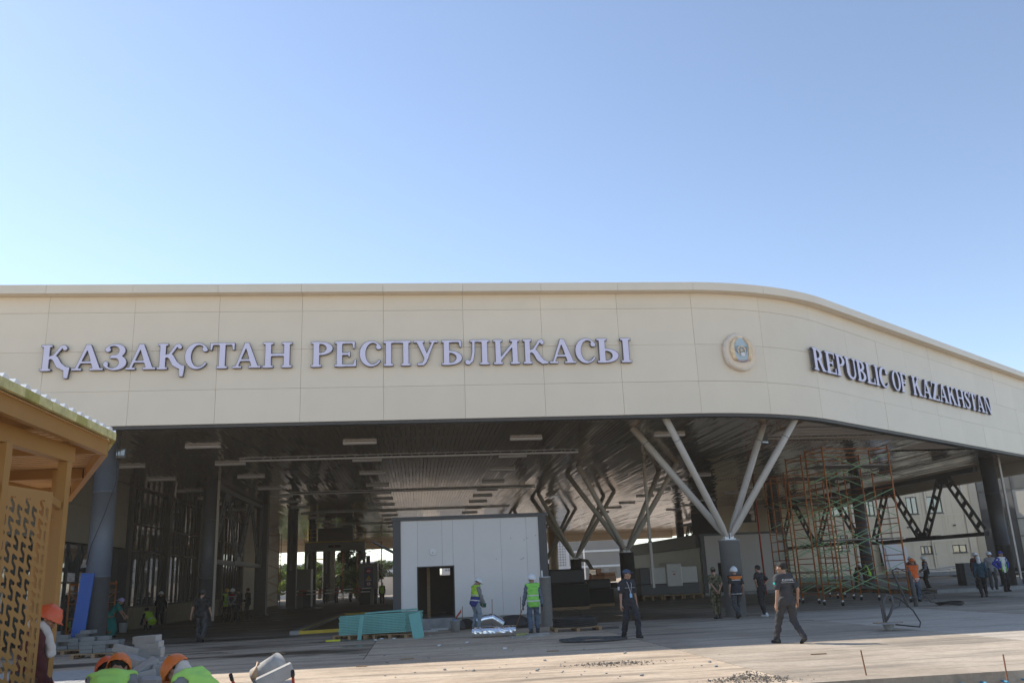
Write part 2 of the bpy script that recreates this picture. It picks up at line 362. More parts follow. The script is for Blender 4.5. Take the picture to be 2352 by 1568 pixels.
# ------------------------------------------------------------------ ceiling lamps
def lamp_proto():
    t = thing('ceiling_lamp', '', 'lamp', group='linear lamps under the canopy')
    Mesh().box(-.62, .62, -.10, .10, -.075, 0).obj('housing', M_FIX, t)
    Mesh().box(-.60, .60, -.085, .085, -.083, -.077).obj('diffuser', mat('unlit_diffuser', (.7,.69,.66), .6), t)
    return t
lp = lamp_proto(); first = True
DL = [4.35, 9.2, 13.9, 19.25, 23.5, 27.3, 31.5, 36.9, 41.4, 46.2, 51, 55.5]
for s, nm in ((-6.75, 'left'), (-1.05, 'middle'), (5.25, 'right'), (17.0, 'far'), (23.35, 'outer'), (10.9, 'column'), (-10.85, 'wall')):
    for i, d in enumerate(DL):
        if s == 10.9 and i != 0: continue
        if s > 15 and (i < 3 or i > 9): continue
        if s == 23.35 and i < 5: continue
        if s == -10.85 and (i > 6): continue
        if d > 48 and s > 0: continue
        t = lp if first else copy_tree(lp); first = False
        t.location = B(s, d, 6.79); t.rotation_euler[2] = TH
        depth = ['nearest','second','third','fourth','fifth','sixth','seventh','eighth','ninth','tenth','eleventh','twelfth'][i]
        row = {'left':'left open row','middle':'row above the gantry lane','right':'row left of the branching columns','far':'row right of the branching columns','outer':'outer right row','column':'spot beside the nearest column','wall':'row along the glazed left wall'}[nm]
        t['label'] = 'unlit white strip lamp, %s from the fascia in the %s' % (depth, row)

# ------------------------------------------------------------------ branching columns
def vcol(s, d, tops, label, shade=0):
    t = thing('branching_column', label, 'column', B(s, d, 0), TH, 'branching columns')
    g = Mesh(); g.lathe([(.36,0),(.36,2.58),(.385,2.58),(.385,2.62)], 32); g.obj('pedestal', M_PED if not shade else M_DARKSTEEL, t, True)  # for columns in shade, the shade is put into a darker pedestal colour
    g = Mesh(); g.box(-.2,.2,-.2,.2,2.62,2.67); g.box(-.16,-.03,-.12,.12,2.67,2.86); g.box(.03,.16,-.12,.12,2.67,2.86); g.obj('cap_plate', M_FIX, t)
    for (a, b) in tops:
        p0 = Vector((.07*(1 if a > s else -1), .05*(1 if b > d else -1), 2.74)); p1 = Vector((a - s, b - d, 6.80)); v = (p1-p0)
        g = Mesh(); g.tube([p0, p0+v*.03, p0+v*.08, p0 + v*.5, p1], [.075,.085,.125,.125,.125], 14); q = g.obj('strut', M_STRUT, t, True)
        c = p0 + v*rng.uniform(.8,.87); m = Mesh(); e = v.normalized(); m.tube([c, c+e*.02], .131, 14); m.obj('joint_band', M_GREYSTEEL, q, True)
    return t
vcol(12.15, 2.4, [(9.0,2.6),(9.62,.45),(14.05,2.6),(14.75,1.3)], 'nearest branching column, four pale struts on a round grey pedestal')
for i, (s, d) in enumerate(((11.5,15.4),(11.35,29.0),(11.25,42.6),(11.2,56.2))):
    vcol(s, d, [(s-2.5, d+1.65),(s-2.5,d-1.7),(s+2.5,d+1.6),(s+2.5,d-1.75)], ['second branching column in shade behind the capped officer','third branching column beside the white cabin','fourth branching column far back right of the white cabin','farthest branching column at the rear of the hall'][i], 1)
t = thing('downpipe', 'thin grey downpipe standing just right of the second branching column', 'pipe', B(12.2, 13.3, 0), TH); Mesh().box(-.06,.06,-.06,.06,.9,6.8).obj('pipe_shaft', M_STRUT, t); Mesh().box(-.08,.08,-.08,.08,3.0,3.05).obj('pipe_bracket', M_GREYSTEEL, t)
# ------------------------------------------------------------------ steel columns of the side rows
def rcol(s, d, z0, label, r=.37, pipe=0, m=M_GREYSTEEL):
    t = thing('steel_column', label, 'column', B(s, d, z0), TH, 'round steel columns')
    g = Mesh(); g.lathe([(r,0),(r,2.2-z0),(r+.012,2.2-z0),(r+.012,2.26-z0),(r,2.26-z0),(r,4.9-z0),(r+.012,4.9-z0),(r+.012,4.95-z0),(r,4.95-z0),(r,6.8-z0)], 32); g.obj('shaft', m, t, True)
    g = Mesh(); g.lathe([(r+.1,0),(r+.1,.04)], 32); g.obj('base_plate', M_DARKSTEEL, t)
    if pipe: Mesh().box(pipe-.05, pipe+.05, -.42,-.32, .3, 6.78-z0).obj('drain_pipe', M_STRUT, t)
    return t
rcol(-9.2, 1.8, 0, 'big blue grey round column with a blue board leaning on it')
rcol(-8.85, 15.3, 0, 'round grey column with a pale drain pipe before the left truss', pipe=.42)
rcol(31.9, 15.6, .16, 'dark round column with a pale drain pipe at the far right', pipe=.44, m=M_DARKSTEEL)
rcol(31.0, 28.4, .16, 'round grey column behind the orange scaffold', m=M_GREYSTEEL)
for i, d in enumerate((29.3, 43.0, 56.6, 70.2)):
    t = thing('square_column', ['dark square column at the end of the left truss','dark square column just before the scanner gantry','dark square column behind the scanner gantry','dark square column at the far left opening'][i], 'column', B(-8.75, d, 0), TH, 'square columns of the left row')
    Mesh().box(-.36,.36,-.3,.3,0,6.8).obj('shaft', M_DARKSTEEL, t); Mesh().box(-.12,.05,-.40,-.302,2.9,6.79).obj('cable_duct', M_GREYSTEEL, t); Mesh().box(-.46,.46,-.4,.4,0,.05).obj('base_plate', M_DARKSTEEL, t)
for i, d in enumerate((42.6, 56.2, 69.8)):
    t = thing('square_column', ['dark square column behind the right-hand wall','dark square column seen through the lattice frames','last dark square column of the right row'][i], 'column', B(31.0, d, .0), TH, 'square columns of the right row')
    Mesh().box(-.36,.36,-.3,.3,0,6.8).obj('shaft', M_DARKSTEEL, t); Mesh().box(-.46,.46,-.4,.4,0,.05).obj('base_plate', M_DARKSTEEL, t)
# lattice (Warren) frames of ladder-like members
def ladder(t, p, q, wd=.5, m=M_DARKSTEEL):
    p = Vector(p); q = Vector(q); v = (q-p); L = v.length; v.normalize(); side = Vector((0, -v.z, v.y)).normalized()
    par = Mesh(); par.beam(p + side*wd/2, q + side*wd/2, .14, .085, (1,0,0)); par.beam(p - side*wd/2, q - side*wd/2, .14, .085, (1,0,0)); o = par.obj('lattice_chord', m, t)
    n = 4
    for i in range(n + 1):
        c = p + v * L * (.12 + .76*i/n)
        b = Mesh(); b.beam(c - side*(wd/2-.05), c + side*(wd/2-.05), .13, .15, (1,0,0)); b.obj('batten', m, o)
def truss(s, d0, d1, zlo, zhi, label, n=2, m=M_DARKSTEEL):
    t = thing('lattice_truss', label, 'truss', B(s, 0, 0), TH, 'lattice trusses between the columns')
    Mesh().box(-.12,.12,d0+.36,d1-.36,zhi-.12,zhi+.12).obj('top_chord', m, t)
    g = Mesh(); g.box(-.14,.14,d0+.38,d1-.38,zlo-.1,zlo+.1); g.box(-.17,.17,(d0+d1)/2-1.6,(d0+d1)/2+1.6,zlo-.06,zlo+.14); g.obj('bottom_chord', m, t)
    L = (d1-d0); k = 2*n
    xs = [d0 + .35 + (L-.7)*i/k for i in range(k+1)]
    for i in range(k):
        za, zb = (zlo+.12, zhi-.2) if i % 2 == 0 else (zhi-.2, zlo+.12)
        ladder(t, (0, xs[i] + (.3 if i % 2 == 0 else .3), za), (0, xs[i+1] - .3, zb), .50, m)
    for i in range(1, k):
        z = zhi-.3 if i % 2 else zlo+.2
        Mesh().box(-.05,.05,xs[i]-.5,xs[i]+.5,z-.18,z+.18).obj('gusset', m, t)
truss(-8.85, 15.3, 29.3, 3.0, 6.62, 'grey lattice truss between the two left columns', 2, M_GREYSTEEL)
truss(31.4, 15.6, 28.4, 2.85, 6.3, 'dark lattice truss framing the cream building at right', 2)
truss(31.0, 28.4, 42.6, 3.0, 6.5, 'dark lattice truss behind the orange scaffold', 2)
truss(31.0, 42.6, 56.2, 3.0, 6.5, 'dark lattice truss right of the distant opening', 2)
truss(31.0, 56.2, 69.8, 3.0, 6.5, 'farthest dark lattice truss on the right', 2)

# ------------------------------------------------------------------ left block: panel wall and glazed wall
lb = inB(thing('terminal_block', 'dark terminal block behind the left columns with glazed side wall', 'building'))
XW = -12.9
for i, (d0, d1) in enumerate(((-2, 3.4), (3.4, 7.4), (7.4, 11.5), (11.5, 15.9))):
    for z0, z1 in ((3.78, 5.3), (5.3, 6.78)):
        Mesh().box(XW-.06, XW+.04, d0+.008, d1-.008, z0+.008, z1-.008).obj('wall_panel', mat('tan_wall_panel', (.36,.31,.245), .5, 0, .06, 1), lb)
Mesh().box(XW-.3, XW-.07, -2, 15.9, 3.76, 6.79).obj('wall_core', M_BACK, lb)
def glazing(par, x, d0, d1, z0, z1, dm, zt, glass=M_GLASS, face=1):
    n = round((d1-d0)/dm); zs = [z0] + zt + [z1]
    for i in range(n):
        a = d0 + (d1-d0)*i/n; b = d0 + (d1-d0)*(i+1)/n
        for za, zb in zip(zs[:-1], zs[1:]):
            j = rng.uniform(-.006, .006)
            g = Mesh(); g.add([(x+j,a+.03,za+.03),(x-j,b-.03,za+.03),(x-j,b-.03,zb-.03),(x+j,a+.03,zb-.03)], [(0,1,2,3)] if face > 0 else [(3,2,1,0)]); g.obj('pane', glass, par)
    for i in range(n+1):
        a = d0 + (d1-d0)*i/n; Mesh().box(x-.05, x+.07, a-.03, a+.03, z0, z1).obj('mullion', M_DARKSTEEL, par)
    for z in zs: Mesh().box(x-.045, x+.06, d0, d1, z-.035, z+.035).obj('transom', M_DARKSTEEL, par)
glazing(lb, XW, 16.2, 44.0, 1.05, 6.76, .93, [3.7, 5.0])
glazing(lb, XW-.2, 0.5, 15.9, .1, 3.74, 1.28, [2.2])
Mesh().box(XW-.15, XW+.12, 16.2, 44, 0, 1.0).obj('dado_wall', mat('tan_dado', (.30,.25,.19), .8, 0, .15, 3), lb)
for d in (16.1, 22.9, 29.9, 36.6, 44.1): Mesh().box(XW-.25, XW+.2, d-.25, d+.25, 0, 6.79).obj('wall_post', M_DARKSTEEL, lb)
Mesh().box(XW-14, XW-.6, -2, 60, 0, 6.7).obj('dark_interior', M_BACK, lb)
Mesh().box(XW-.4, XW+.2, 44.4, 62, 0, 6.78).obj('end_wall', mat('cream_end_wall', (.6,.5,.36), .5, 0, .06, 1), lb)
def aty(u, v, Y): d = ray(u, v); return Vector((0, 0, EYE)) + d * (Y / d.y)
# ================================================================== letters
def rect(X, Y, x0, x1, y0, y1):
    dx = np.maximum(x0 - X, X - x1); dy = np.maximum(y0 - Y, Y - y1)
    return np.minimum(np.maximum(dx, dy), 0) + np.hypot(np.maximum(dx, 0), np.maximum(dy, 0))
def polyf(X, Y, pts):
    d = np.full(X.shape, 1e9); sg = np.ones(X.shape); n = len(pts)
    for i in range(n):
        ax, ay = pts[i]; bx, by = pts[i-1]; ex, ey = bx-ax, by-ay; wx, wy = X-ax, Y-ay
        t = np.clip((wx*ex + wy*ey)/(ex*ex + ey*ey), 0, 1); d = np.minimum(d, (wx-ex*t)**2 + (wy-ey*t)**2)
        c1 = Y >= ay; c2 = Y < by; c3 = ex*wy > ey*wx
        sg = np.where((c1 & c2 & c3) | (~c1 & ~c2 & ~c3), -sg, sg)
    return sg * np.sqrt(d)
def ellf(X, Y, cx, cy, rx, ry): return (np.hypot((X-cx)/rx, (Y-cy)/ry) - 1) * min(rx, ry)
def strokef(X, Y, pts):
    d = np.full(X.shape, 1e9)
    for (ax, ay, ra), (bx, by, rb) in zip(pts[:-1], pts[1:]):
        ex, ey = bx-ax, by-ay; t = np.clip(((X-ax)*ex + (Y-ay)*ey)/(ex*ex+ey*ey), 0, 1)
        d = np.minimum(d, np.hypot(X-ax-ex*t, Y-ay-ey*t) - (ra + (rb-ra)*t))
    return d
def smin2(a, b, k=.035): h = np.clip(.5 + .5*(b-a)/k, 0, 1); return b*(1-h) + a*h - k*h*(1-h)
def glyph(ch, X, Y):
    W, E_, sh, th = .22, .085, .075, .09
    r = lambda *a: rect(X, Y, *a); p = lambda *a: polyf(X, Y, a); e = lambda *a: ellf(X, Y, *a)
    def U(*fs):
        o = fs[0]
        for f in fs[1:]: o = smin2(o, f)
        return o
    def stem(x, w_=W, t=True, b=True, ex=E_):
        o = r(x, x+w_, 0, 1)
        if t: o = smin2(o, r(x-ex, x+w_+ex, 1-sh, 1))
        if b: o = smin2(o, r(x-ex, x+w_+ex, 0, sh))
        return o
    def bowl(cy, ry, rx, x=.26): return np.maximum(np.maximum(e(x+.09, cy, rx, ry), -e(x+.04, cy, rx-.18, ry-.08)), x-.05-X)
    if ch in 'НH': return U(stem(.085), stem(.775), r(.2,.85,.455,.545)), 1.08
    if ch == 'П': return U(stem(.085), stem(.775), r(0,1.08,.925,1)), 1.08
    if ch == 'И': return U(stem(.085), stem(.775), p((.29,.12),(.29,.28),(.8,.88),(.8,.72))), 1.08
    if ch in 'ТT': return U(stem(.33, t=False), r(0,.88,.925,1), p((0,.72),(.06,.72),(.1,.95),(0,1)), p((.88,.72),(.82,.72),(.78,.95),(.88,1))), .88
    if ch in 'ЕE': return U(stem(.085), r(.2,.8,.92,1), p((.8,.72),(.74,.72),(.7,.95),(.8,1)), r(.2,.6,.46,.545), r(.55,.61,.38,.62), r(.2,.84,0,.08), p((.86,.29),(.8,.29),(.74,.05),(.85,0))), .86
    if ch == 'F': return U(stem(.085), r(.2,.8,.92,1), p((.8,.72),(.74,.72),(.7,.95),(.8,1)), r(.2,.6,.46,.545), r(.55,.61,.38,.62)), .8
    if ch == 'L': return U(stem(.085), r(.2,.8,0,.08), p((.82,.32),(.76,.32),(.7,.05),(.81,0))), .82
    if ch == 'I': return stem(.085), .39
    if ch in 'РP': return np.minimum(stem(.085), bowl(.735, .265, .44)), .79
    if ch == 'R': return U(np.minimum(stem(.085), bowl(.735, .265, .44)), p((.40,.5),(.6,.52),(.92,.05),(.68,.05)), r(.68,1.0,0,sh)), 1.0
    if ch == 'B': return np.minimum(np.minimum(stem(.085), bowl(.755, .245, .41)), bowl(.275, .275, .47)), .83
    if ch == 'Б': return np.minimum(U(stem(.085), r(.2,.76,.92,1), p((.78,.72),(.72,.72),(.68,.95),(.78,1))), bowl(.285, .285, .46)), .82
    if ch == 'Ы': return np.minimum(np.minimum(stem(.085), bowl(.285, .285, .44)), stem(.96)), 1.27
    if ch == 'O': return np.maximum(e(.5,.5,.5,.52), -e(.5,.5,.27,.44)), 1.0
    if ch in 'СC':
        o = np.maximum(e(.47,.5,.47,.52), -e(.54,.5,.30,.43)); o = np.maximum(o, -p((.58,.5),(1.3,1.0),(1.3,.14),(.86,.2)))
        return U(o, e(.76,.77,.09,.10)), .87
    if ch == 'З':
        u = np.maximum(e(.40,.745,.36,.275), -e(.33,.745,.21,.19)); l = np.maximum(e(.41,.285,.41,.3), -e(.33,.28,.22,.21))
        u = np.maximum(u, -r(-.3,.30,.3,.78)); l = np.maximum(l, -r(-.3,.26,.24,.8))
        return U(u, l, r(.22,.5,.46,.54), e(.14,.79,.1,.09), e(.09,.23,.085,.11)), .82
    if ch in 'АA': return U(p((.12,.05),(.215,.05),(.56,.93),(.46,1.0)), p((.44,1),(.62,1),(.99,.04),(.74,.04)), r(.27,.78,.27,.345), r(0,.35,0,sh), r(.62,1.09,0,sh)), 1.09
    if ch in 'КҚ':
        o = U(stem(.085), strokef(X, Y, [(.3,.49,.045),(.46,.56,.05),(.6,.76,.05),(.7,.92,.055),(.8,.955,.05)]), e(.83,.87,.08,.085))
        if ch == 'К': o = U(o, strokef(X, Y, [(.38,.52,.06),(.52,.47,.1),(.68,.2,.11),(.83,.07,.09),(.98,.05,.05)]), r(.86,1.05,0,sh))
        else: o = U(o, strokef(X, Y, [(.38,.52,.06),(.52,.47,.1),(.66,.22,.11),(.83,.1,.09),(.95,.07,.06)]), p((.86,.13),(1.05,.13),(1.0,-.30),(.86,-.30),(.84,-.05)))
        return o, 1.05
    if ch == 'K': return U(stem(.085), p((.3,.42),(.3,.54),(.72,.96),(.83,.96)), r(.6,.97,.925,1), p((.42,.56),(.58,.72),(.99,.04),(.73,.04)), r(.64,1.09,0,sh)), 1.09
    if ch == 'Л': return U(stem(.66), r(.2,.9,.925,1), strokef(X, Y, [(.34,.97,.05),(.33,.5,.05),(.27,.18,.055),(.15,.05,.05),(.08,.06,.05)]), e(.085,.11,.085,.09)), .965
    if ch == 'У': return U(p((.11,1),(.36,1),(.64,.28),(.5,.2)), p((.82,1),(.91,1),(.54,.1),(.44,.02),(.34,.02)), r(.17,.44,0,.09), r(0,.47,.925,1), r(.68,1.04,.925,1)), 1.04
    if ch == 'U':
        o = np.maximum(np.maximum(e(.5,.33,.415,.35), -e(.545,.35,.24,.26)), Y-.34)
        return U(o, r(.085,.305,.3,1), r(0,.39,.925,1), r(.785,.91,.3,1), r(.68,1.0,.925,1)), 1.0
    if ch == 'Z': return U(r(.05,.83,.915,1), r(0,.85,0,.085), p((0,.05),(.27,.05),(.84,.95),(.57,.95)), p((.05,.72),(.11,.72),(.15,.95),(.05,1)), p((.85,.3),(.79,.3),(.74,.05),(.85,0))), .85
    if ch == 'S': return strokef(X, Y, [(.7,.70,.035),(.69,.86,.05),(.56,.95,.045),(.38,.955,.05),(.2,.87,.085),(.17,.73,.1),(.28,.61,.11),(.48,.49,.115),(.62,.36,.11),(.64,.2,.095),(.52,.07,.06),(.34,.035,.045),(.16,.07,.055),(.06,.18,.045),(.04,.3,.03)]), .74
    if ch == 'N': return U(stem(.1, .085, ex=.1), stem(.86, .085, b=False, ex=.1), p((.1,1),(.34,1),(.945,.0),(.76,.0))), 1.05
def contours(F, x0, y0, h, iso=0.0):
    F = F - iso; ny, nx = F.shape; N = F < 0; seg = {}
    def cut(i, j, i2, j2): t = F[i,j]/(F[i,j]-F[i2,j2]); return (x0+h*(j+(j2-j)*t), y0+h*(i+(i2-i)*t))
    act = (N[:-1,:-1].astype(int)+N[1:,:-1]+N[:-1,1:]+N[1:,1:]); ii, jj = np.where((act > 0) & (act < 4)); pos = {}; nxt = {}
    for i, j in zip(ii, jj):
        c = [(i,j),(i,j+1),(i+1,j+1),(i+1,j)]; s = [N[q] for q in c]; ent = []; ext = []
        for k in range(4):
            a, b = c[k], c[(k+1) % 4]
            if s[k] != s[(k+1) % 4]:
                key = (min(a,b), max(a,b)); pos[key] = cut(*a, *b); (ext if s[k] else ent).append((k, key))
        if len(ent) == 1: nxt[ext[0][1]] = ent[0][1]
        else:
            for k, key in ext:
                q = min(ent, key=lambda z: (z[0]-k) % 4); nxt[key] = q[1]
    loops = []
    while nxt:
        k = next(iter(nxt)); lp = []
        while k in nxt: lp.append(pos[k]); k = nxt.pop(k)
        if len(lp) > 3: loops.append(lp)
    return loops
def filled(name, loops, ext, m):              # flat outline -> solid plate, x right, y up, thickness along z
    cu = bpy.data.curves.new(name, 'CURVE'); cu.dimensions = '2D'; cu.fill_mode = 'BOTH'; cu.extrude = ext
    for lp in loops:
        sp = cu.splines.new('POLY'); sp.points.add(len(lp)-1); sp.points.foreach_set('co', [c for x, y in lp for c in (x, y, 0, 1)]); sp.use_cyclic_u = True
    o = bpy.data.objects.new(name, cu); COL.objects.link(o); dg = bpy.context.evaluated_depsgraph_get()
    me = bpy.data.meshes.new_from_object(o.evaluated_get(dg)); bpy.data.objects.remove(o); bpy.data.curves.remove(cu)
    me.name = name; me.materials.clear(); me.materials.append(m); me.transform(Matrix.Rotation(R(90), 4, 'X')); return me
GC = {}
def letter_meshes(ch, wid, H_):
    key = (ch, round(wid, 1))
    h = .022; xs = np.arange(-.12, 1.5, h); ys = np.arange(-.45, 1.16, h); X, Y = np.meshgrid(xs, ys)
    F, nat = glyph(ch, X, Y); sx = wid / nat
    def mk(nm, iso, ext, m):
        lps = [[(x*sx, y*H_) for x, y in lp] for lp in contours(F, xs[0], ys[0], h, iso)]; return filled(nm, lps, ext, m)
    return mk('letter_return', .010, .05, M_LSIDE), mk('letter_face', -.006, .004, M_LETTER)
def letter(par, ch, x, wid, H_):
    a, b = letter_meshes(ch, wid, H_)
    o = link('letter', a, par, (x, -.09, 0)); f = link('letter_face', b, o, (0, -.0545, 0)); return o
kz = thing('sign', 'large raised pale lettering reading ҚАЗАҚСТАН РЕСПУБЛИКАСЫ on the front fascia', 'sign', B(0, -.02, 8.605), TH)
KZ = [('Қ',-10.85,-9.93),('А',-9.88,-8.91),('З',-8.92,-8.2),('А',-8.22,-7.29),('Қ',-7.25,-6.38),('С',-6.39,-5.69),('Т',-5.6,-4.83),('А',-4.88,-3.98),('Н',-3.92,-2.98),
      ('Р',-2.37,-1.66),('Е',-1.6,-.89),('С',-.78,-.08),('П',.01,.91),('У',1.0,1.82),('Б',1.94,2.64),('Л',2.73,3.56),('И',3.69,4.59),('К',4.7,5.55),('А',5.61,6.52),('С',6.51,7.21),('Ы',7.26,8.47)]
for ch, a, b in KZ: letter(kz, ch, a, b-a, .85)
ws, wd_, _ = path(S0 + RA*PH); wl = math.hypot(ws-13.8, wd_)
en = thing('sign', 'raised pale lettering reading REPUBLIC OF KAZAKHSTAN on the receding right fascia', 'sign', B(13.8 + .02*math.sin(PH), -.02*math.cos(PH), 8.56), TH + PH)
for word, a, b in (('REPUBLIC', 2.2, 8.36), ('OF', 8.78, 10.22), ('KAZAKHSTAN', 10.76, 20.1)):
    nat = [glyph(c, np.zeros((2,2)), np.zeros((2,2)))[1] for c in word]; gap = .06; k = (b - a) / (sum(nat) + gap*(len(word)-1)); x = a
    for c, w_ in zip(word, nat): letter(en, c, x, w_*k, .85); x += (w_ + gap)*k
# ------------------------------------------------------------------ emblem in its plastic wrapping
sE, dE, aE = path(12.42)
em = thing('emblem', 'round gold and pale blue emblem still wrapped in film on the curved corner', 'emblem', B(sE + .03*math.sin(aE), dE - .03*math.cos(aE), 8.96), TH + aE)
M_EMG = mat('wrapped_gold', (.82,.67,.50), .4, .0, .10, 6, .4, 14); M_EMB = mat('wrapped_blue', (.46,.56,.60), .4, 0, .12, 5); M_EMW = mat('wrapped_rim', (.76,.66,.55), .35, 0, .08, 6, .5, 10)
rotx = Matrix.Rotation(R(90), 4, 'X')
g = Mesh(); g.lathe([(.60,0),(.65,.03),(.66,.10),(.63,.16),(.59,.17)], 28, M=rotx)
g.v = [(x*(1+.035*math.sin(5*math.atan2(z,x)+1)+rng.uniform(-.012,.012)), y, z*(1.04+.03*math.sin(4*math.atan2(z,x))+rng.uniform(-.012,.012))) for x, y, z in g.v]; g.obj('wrapped_rim', M_EMW, em)
g = Mesh(); g.lathe([(.595,.165),(.59,.185)], 40, M=rotx); g.obj('field', M_EMG, em)
g = Mesh(); g.lathe([(.30,.188),(.295,.2)], 24, c=(0,.18,0), M=rotx); g.box(-.26,.26,-.2,-.19,-.30,.2); g.obj('blue_ground', M_EMB, em)
for sgn in (-1, 1):
    for k in range(4):
        g = Mesh(); g.tube([(sgn*(.12+.03*k), -.2, .50-.05*k), (sgn*(.27+.03*k), -.215, .42-.04*k), (sgn*(.33+.03*k), -.215, .18-.05*k), (sgn*(.30+.02*k), -.21, -.12-.04*k), (sgn*(.2+.03*k), -.2, -.34+.0*k)], [.035,.05,.045,.04,.02], 8); g.obj('wing', mat('wrapped_gold_wing', (.80,.60,.38), .35, .1, .2, 9, .5, 20), em, True)
g = Mesh(); g.tube([(.15*math.cos(q*math.pi/12), -.215, .04+.15*math.sin(q*math.pi/12)) for q in range(25)], .022, 8, False); g.obj('ring', M_EMG, em, True)
for q in range(3): g = Mesh(); g.tube([(.13*math.cos(q*1.047+.3), -.212, .04+.13*math.sin(q*1.047+.3)), (-.13*math.cos(q*1.047+.3), -.212, .04-.13*math.sin(q*1.047+.3))], .014, 6); g.obj('ring_bar', M_EMG, em)
Mesh().box(-.05,.10,-.25,-.245,-.18,-.05).obj('paper_note', mat('paper_white', (.78,.77,.78), .8, 0, .03), em)
g = Mesh(); g.tube([(x, -.213, -.36 + x*x*.9) for x in np.linspace(-.22,.22,9)], .035, 8); g.obj('name_band', mat('band_violet', (.30,.26,.36), .5), em, True)
def textobj(s, size, m, par, M, name='lettering', ext=.002):
    cu = bpy.data.curves.new(name, 'FONT'); cu.body = s; cu.size = size; cu.extrude = ext; cu.align_x = 'CENTER'; cu.align_y = 'CENTER'
    o = bpy.data.objects.new(name, cu); COL.objects.link(o); dg = bpy.context.evaluated_depsgraph_get(); me = bpy.data.meshes.new_from_object(o.evaluated_get(dg))
    bpy.data.objects.remove(o); me.materials.clear(); me.materials.append(m); me.transform(M); return link(name, me, par)
textobj('ҚАЗАҚСТАН', .075, M_EMG, em, Matrix.Translation((0,-.25,-.345)) @ rotx)

# ================================================================== white cabin
cb = thing('cabin', 'white panelled cabin with dark frame and open doorway in the middle of the hall', 'cabin', B(0, 4.0, 0), TH)
Z0 = .36; DEP = 5.2; M_FRAME = mat('anthracite_frame', (.055,.056,.06), .5, 0, .08, 2); x0, x1 = .17, 5.8
Mesh().box(x0+.02, x1-.02, .05, DEP, -.02, Z0-.03).obj('plinth', M_CONC, cb)
for a, b in ((x0, .45), (5.51, x1)): Mesh().box(a, b, -.06, .12, .0 if a < 1 else .3, 3.80).obj('frame_post', M_FRAME, cb)
Mesh().box(x0-.03, x1+.06, -.1, .14, 3.80, 3.93).obj('frame_beam', M_FRAME, cb)
xs = [.452, .86, 1.06, 2.34, 2.60, 3.70, 4.75, 5.508]
for a, b, lo in ((.452,1.06,Z0),(1.06,1.95,2.13),(1.95,2.34,2.13),(2.34,3.1,Z0),(3.1,4.1,Z0),(4.1,5.05,Z0),(5.05,5.508,Z0)):
    Mesh().box(a+.003, b-.003, -.02, .05, lo, 3.795).obj('wall_panel', M_WHITE, cb)
Mesh().box(x0, x1, .14, DEP, 3.82, 3.92).obj('roof', M_FRAME, cb)
Mesh().box(x0, x0+.1, .13, DEP, Z0-.02, 3.8).obj('side_wall', M_FRAME, cb); Mesh().box(x1-.1, x1, .13, DEP, .2, 3.8).obj('side_wall', M_FRAME, cb)
for a, b, lo, hi in ((x0, 1.98, Z0, 3.8), (2.4, x1, Z0, 3.8), (1.98, 2.4, Z0, 1.86), (1.98, 2.4, 2.14, 3.8)): Mesh().box(a, b, DEP-.1, DEP, lo, hi).obj('rear_wall', M_FRAME, cb)
Mesh().box(x0+.1, x1-.1, .06, DEP-.1, Z0-.03, Z0).obj('floor_board', M_CONC, cb)
g = Mesh(); g.box(1.03,1.065,-.035,.1,Z0,2.16); g.box(2.335,2.37,-.035,.1,Z0,2.16); g.box(1.03,2.37,-.035,.1,2.13,2.165); g.obj('door_frame', M_DARKSTEEL, cb)
g = Mesh(); g.lathe([(.13,.02),(.13,.05),(.115,.06),(.08,.05),(.04,.06),(.03,.075)], 24, c=(1.62, 2.66, 0), M=rotx); g.obj('round_vent', M_FIX, cb, True)
g = Mesh(); [g.lathe([(.016,.02),(.014,.028)], 8, c=(rng.uniform(2.6,5.4), z+rng.uniform(-.03,.03), 0), M=rotx) for z in (2.3, 3.05, 2.3, 3.1, 2.35, 3.0, 2.3, 3.05)]; g.obj('screw_caps', M_GREYSTEEL, cb)
g = Mesh(); g.beam((1.45, 1.2, Z0), (1.45, 1.2, 3.6), .12, .1); g.obj('inner_post', M_WOOD, cb)
Mesh().beam((x0-.75, 1.6, 3.15), (x0-.02, 1.6, 2.75), 2.6, .06).obj('side_awning', M_FRAME, cb)
# second building further back with its white end wall
c2 = thing('service_block', 'long low service block with white end wall behind the nearest branching column', 'building', B(19.2, 27, 0), TH)
Mesh().box(0, 5.8, 0, 22, 0, .18).obj('plinth', M_CONC, c2)
for a, b in ((0, .25), (5.55, 5.8)): Mesh().box(a, b, -.05, .2, .19, 3.72).obj('frame_post', M_FRAME, c2)
Mesh().box(-.08, 5.88, -.1, .2, 3.72, 3.85).obj('frame_beam', M_FRAME, c2)
for a, b, lo in ((.255,1.0,.2),(1.0,1.6,2.0),(1.6,2.6,.2),(2.6,3.6,.2),(3.6,4.6,.2),(4.6,5.545,.2)): Mesh().box(a+.003, b-.003, 0, .08, lo, 3.715).obj('wall_panel', mat('warm_white_panel', (.50,.46,.43), .5, 0, .05, 1), c2)
for k in range(10): Mesh().box(-.04, .05, .3+2.15*k, .3+2.15*(k+1)-.01, .2, 3.0).obj('side_panel', mat('pale_green_panel', (.33,.36,.27), .4, 0, .08, 1), c2)
Mesh().box(-.25, 5.88, .21, 22, 3.0, 3.84).obj('roof_band', M_DARKSTEEL, c2)
Mesh().box(.9, 5.5, .5, 21.5, .19, 2.98).obj('core', M_BACK, c2)
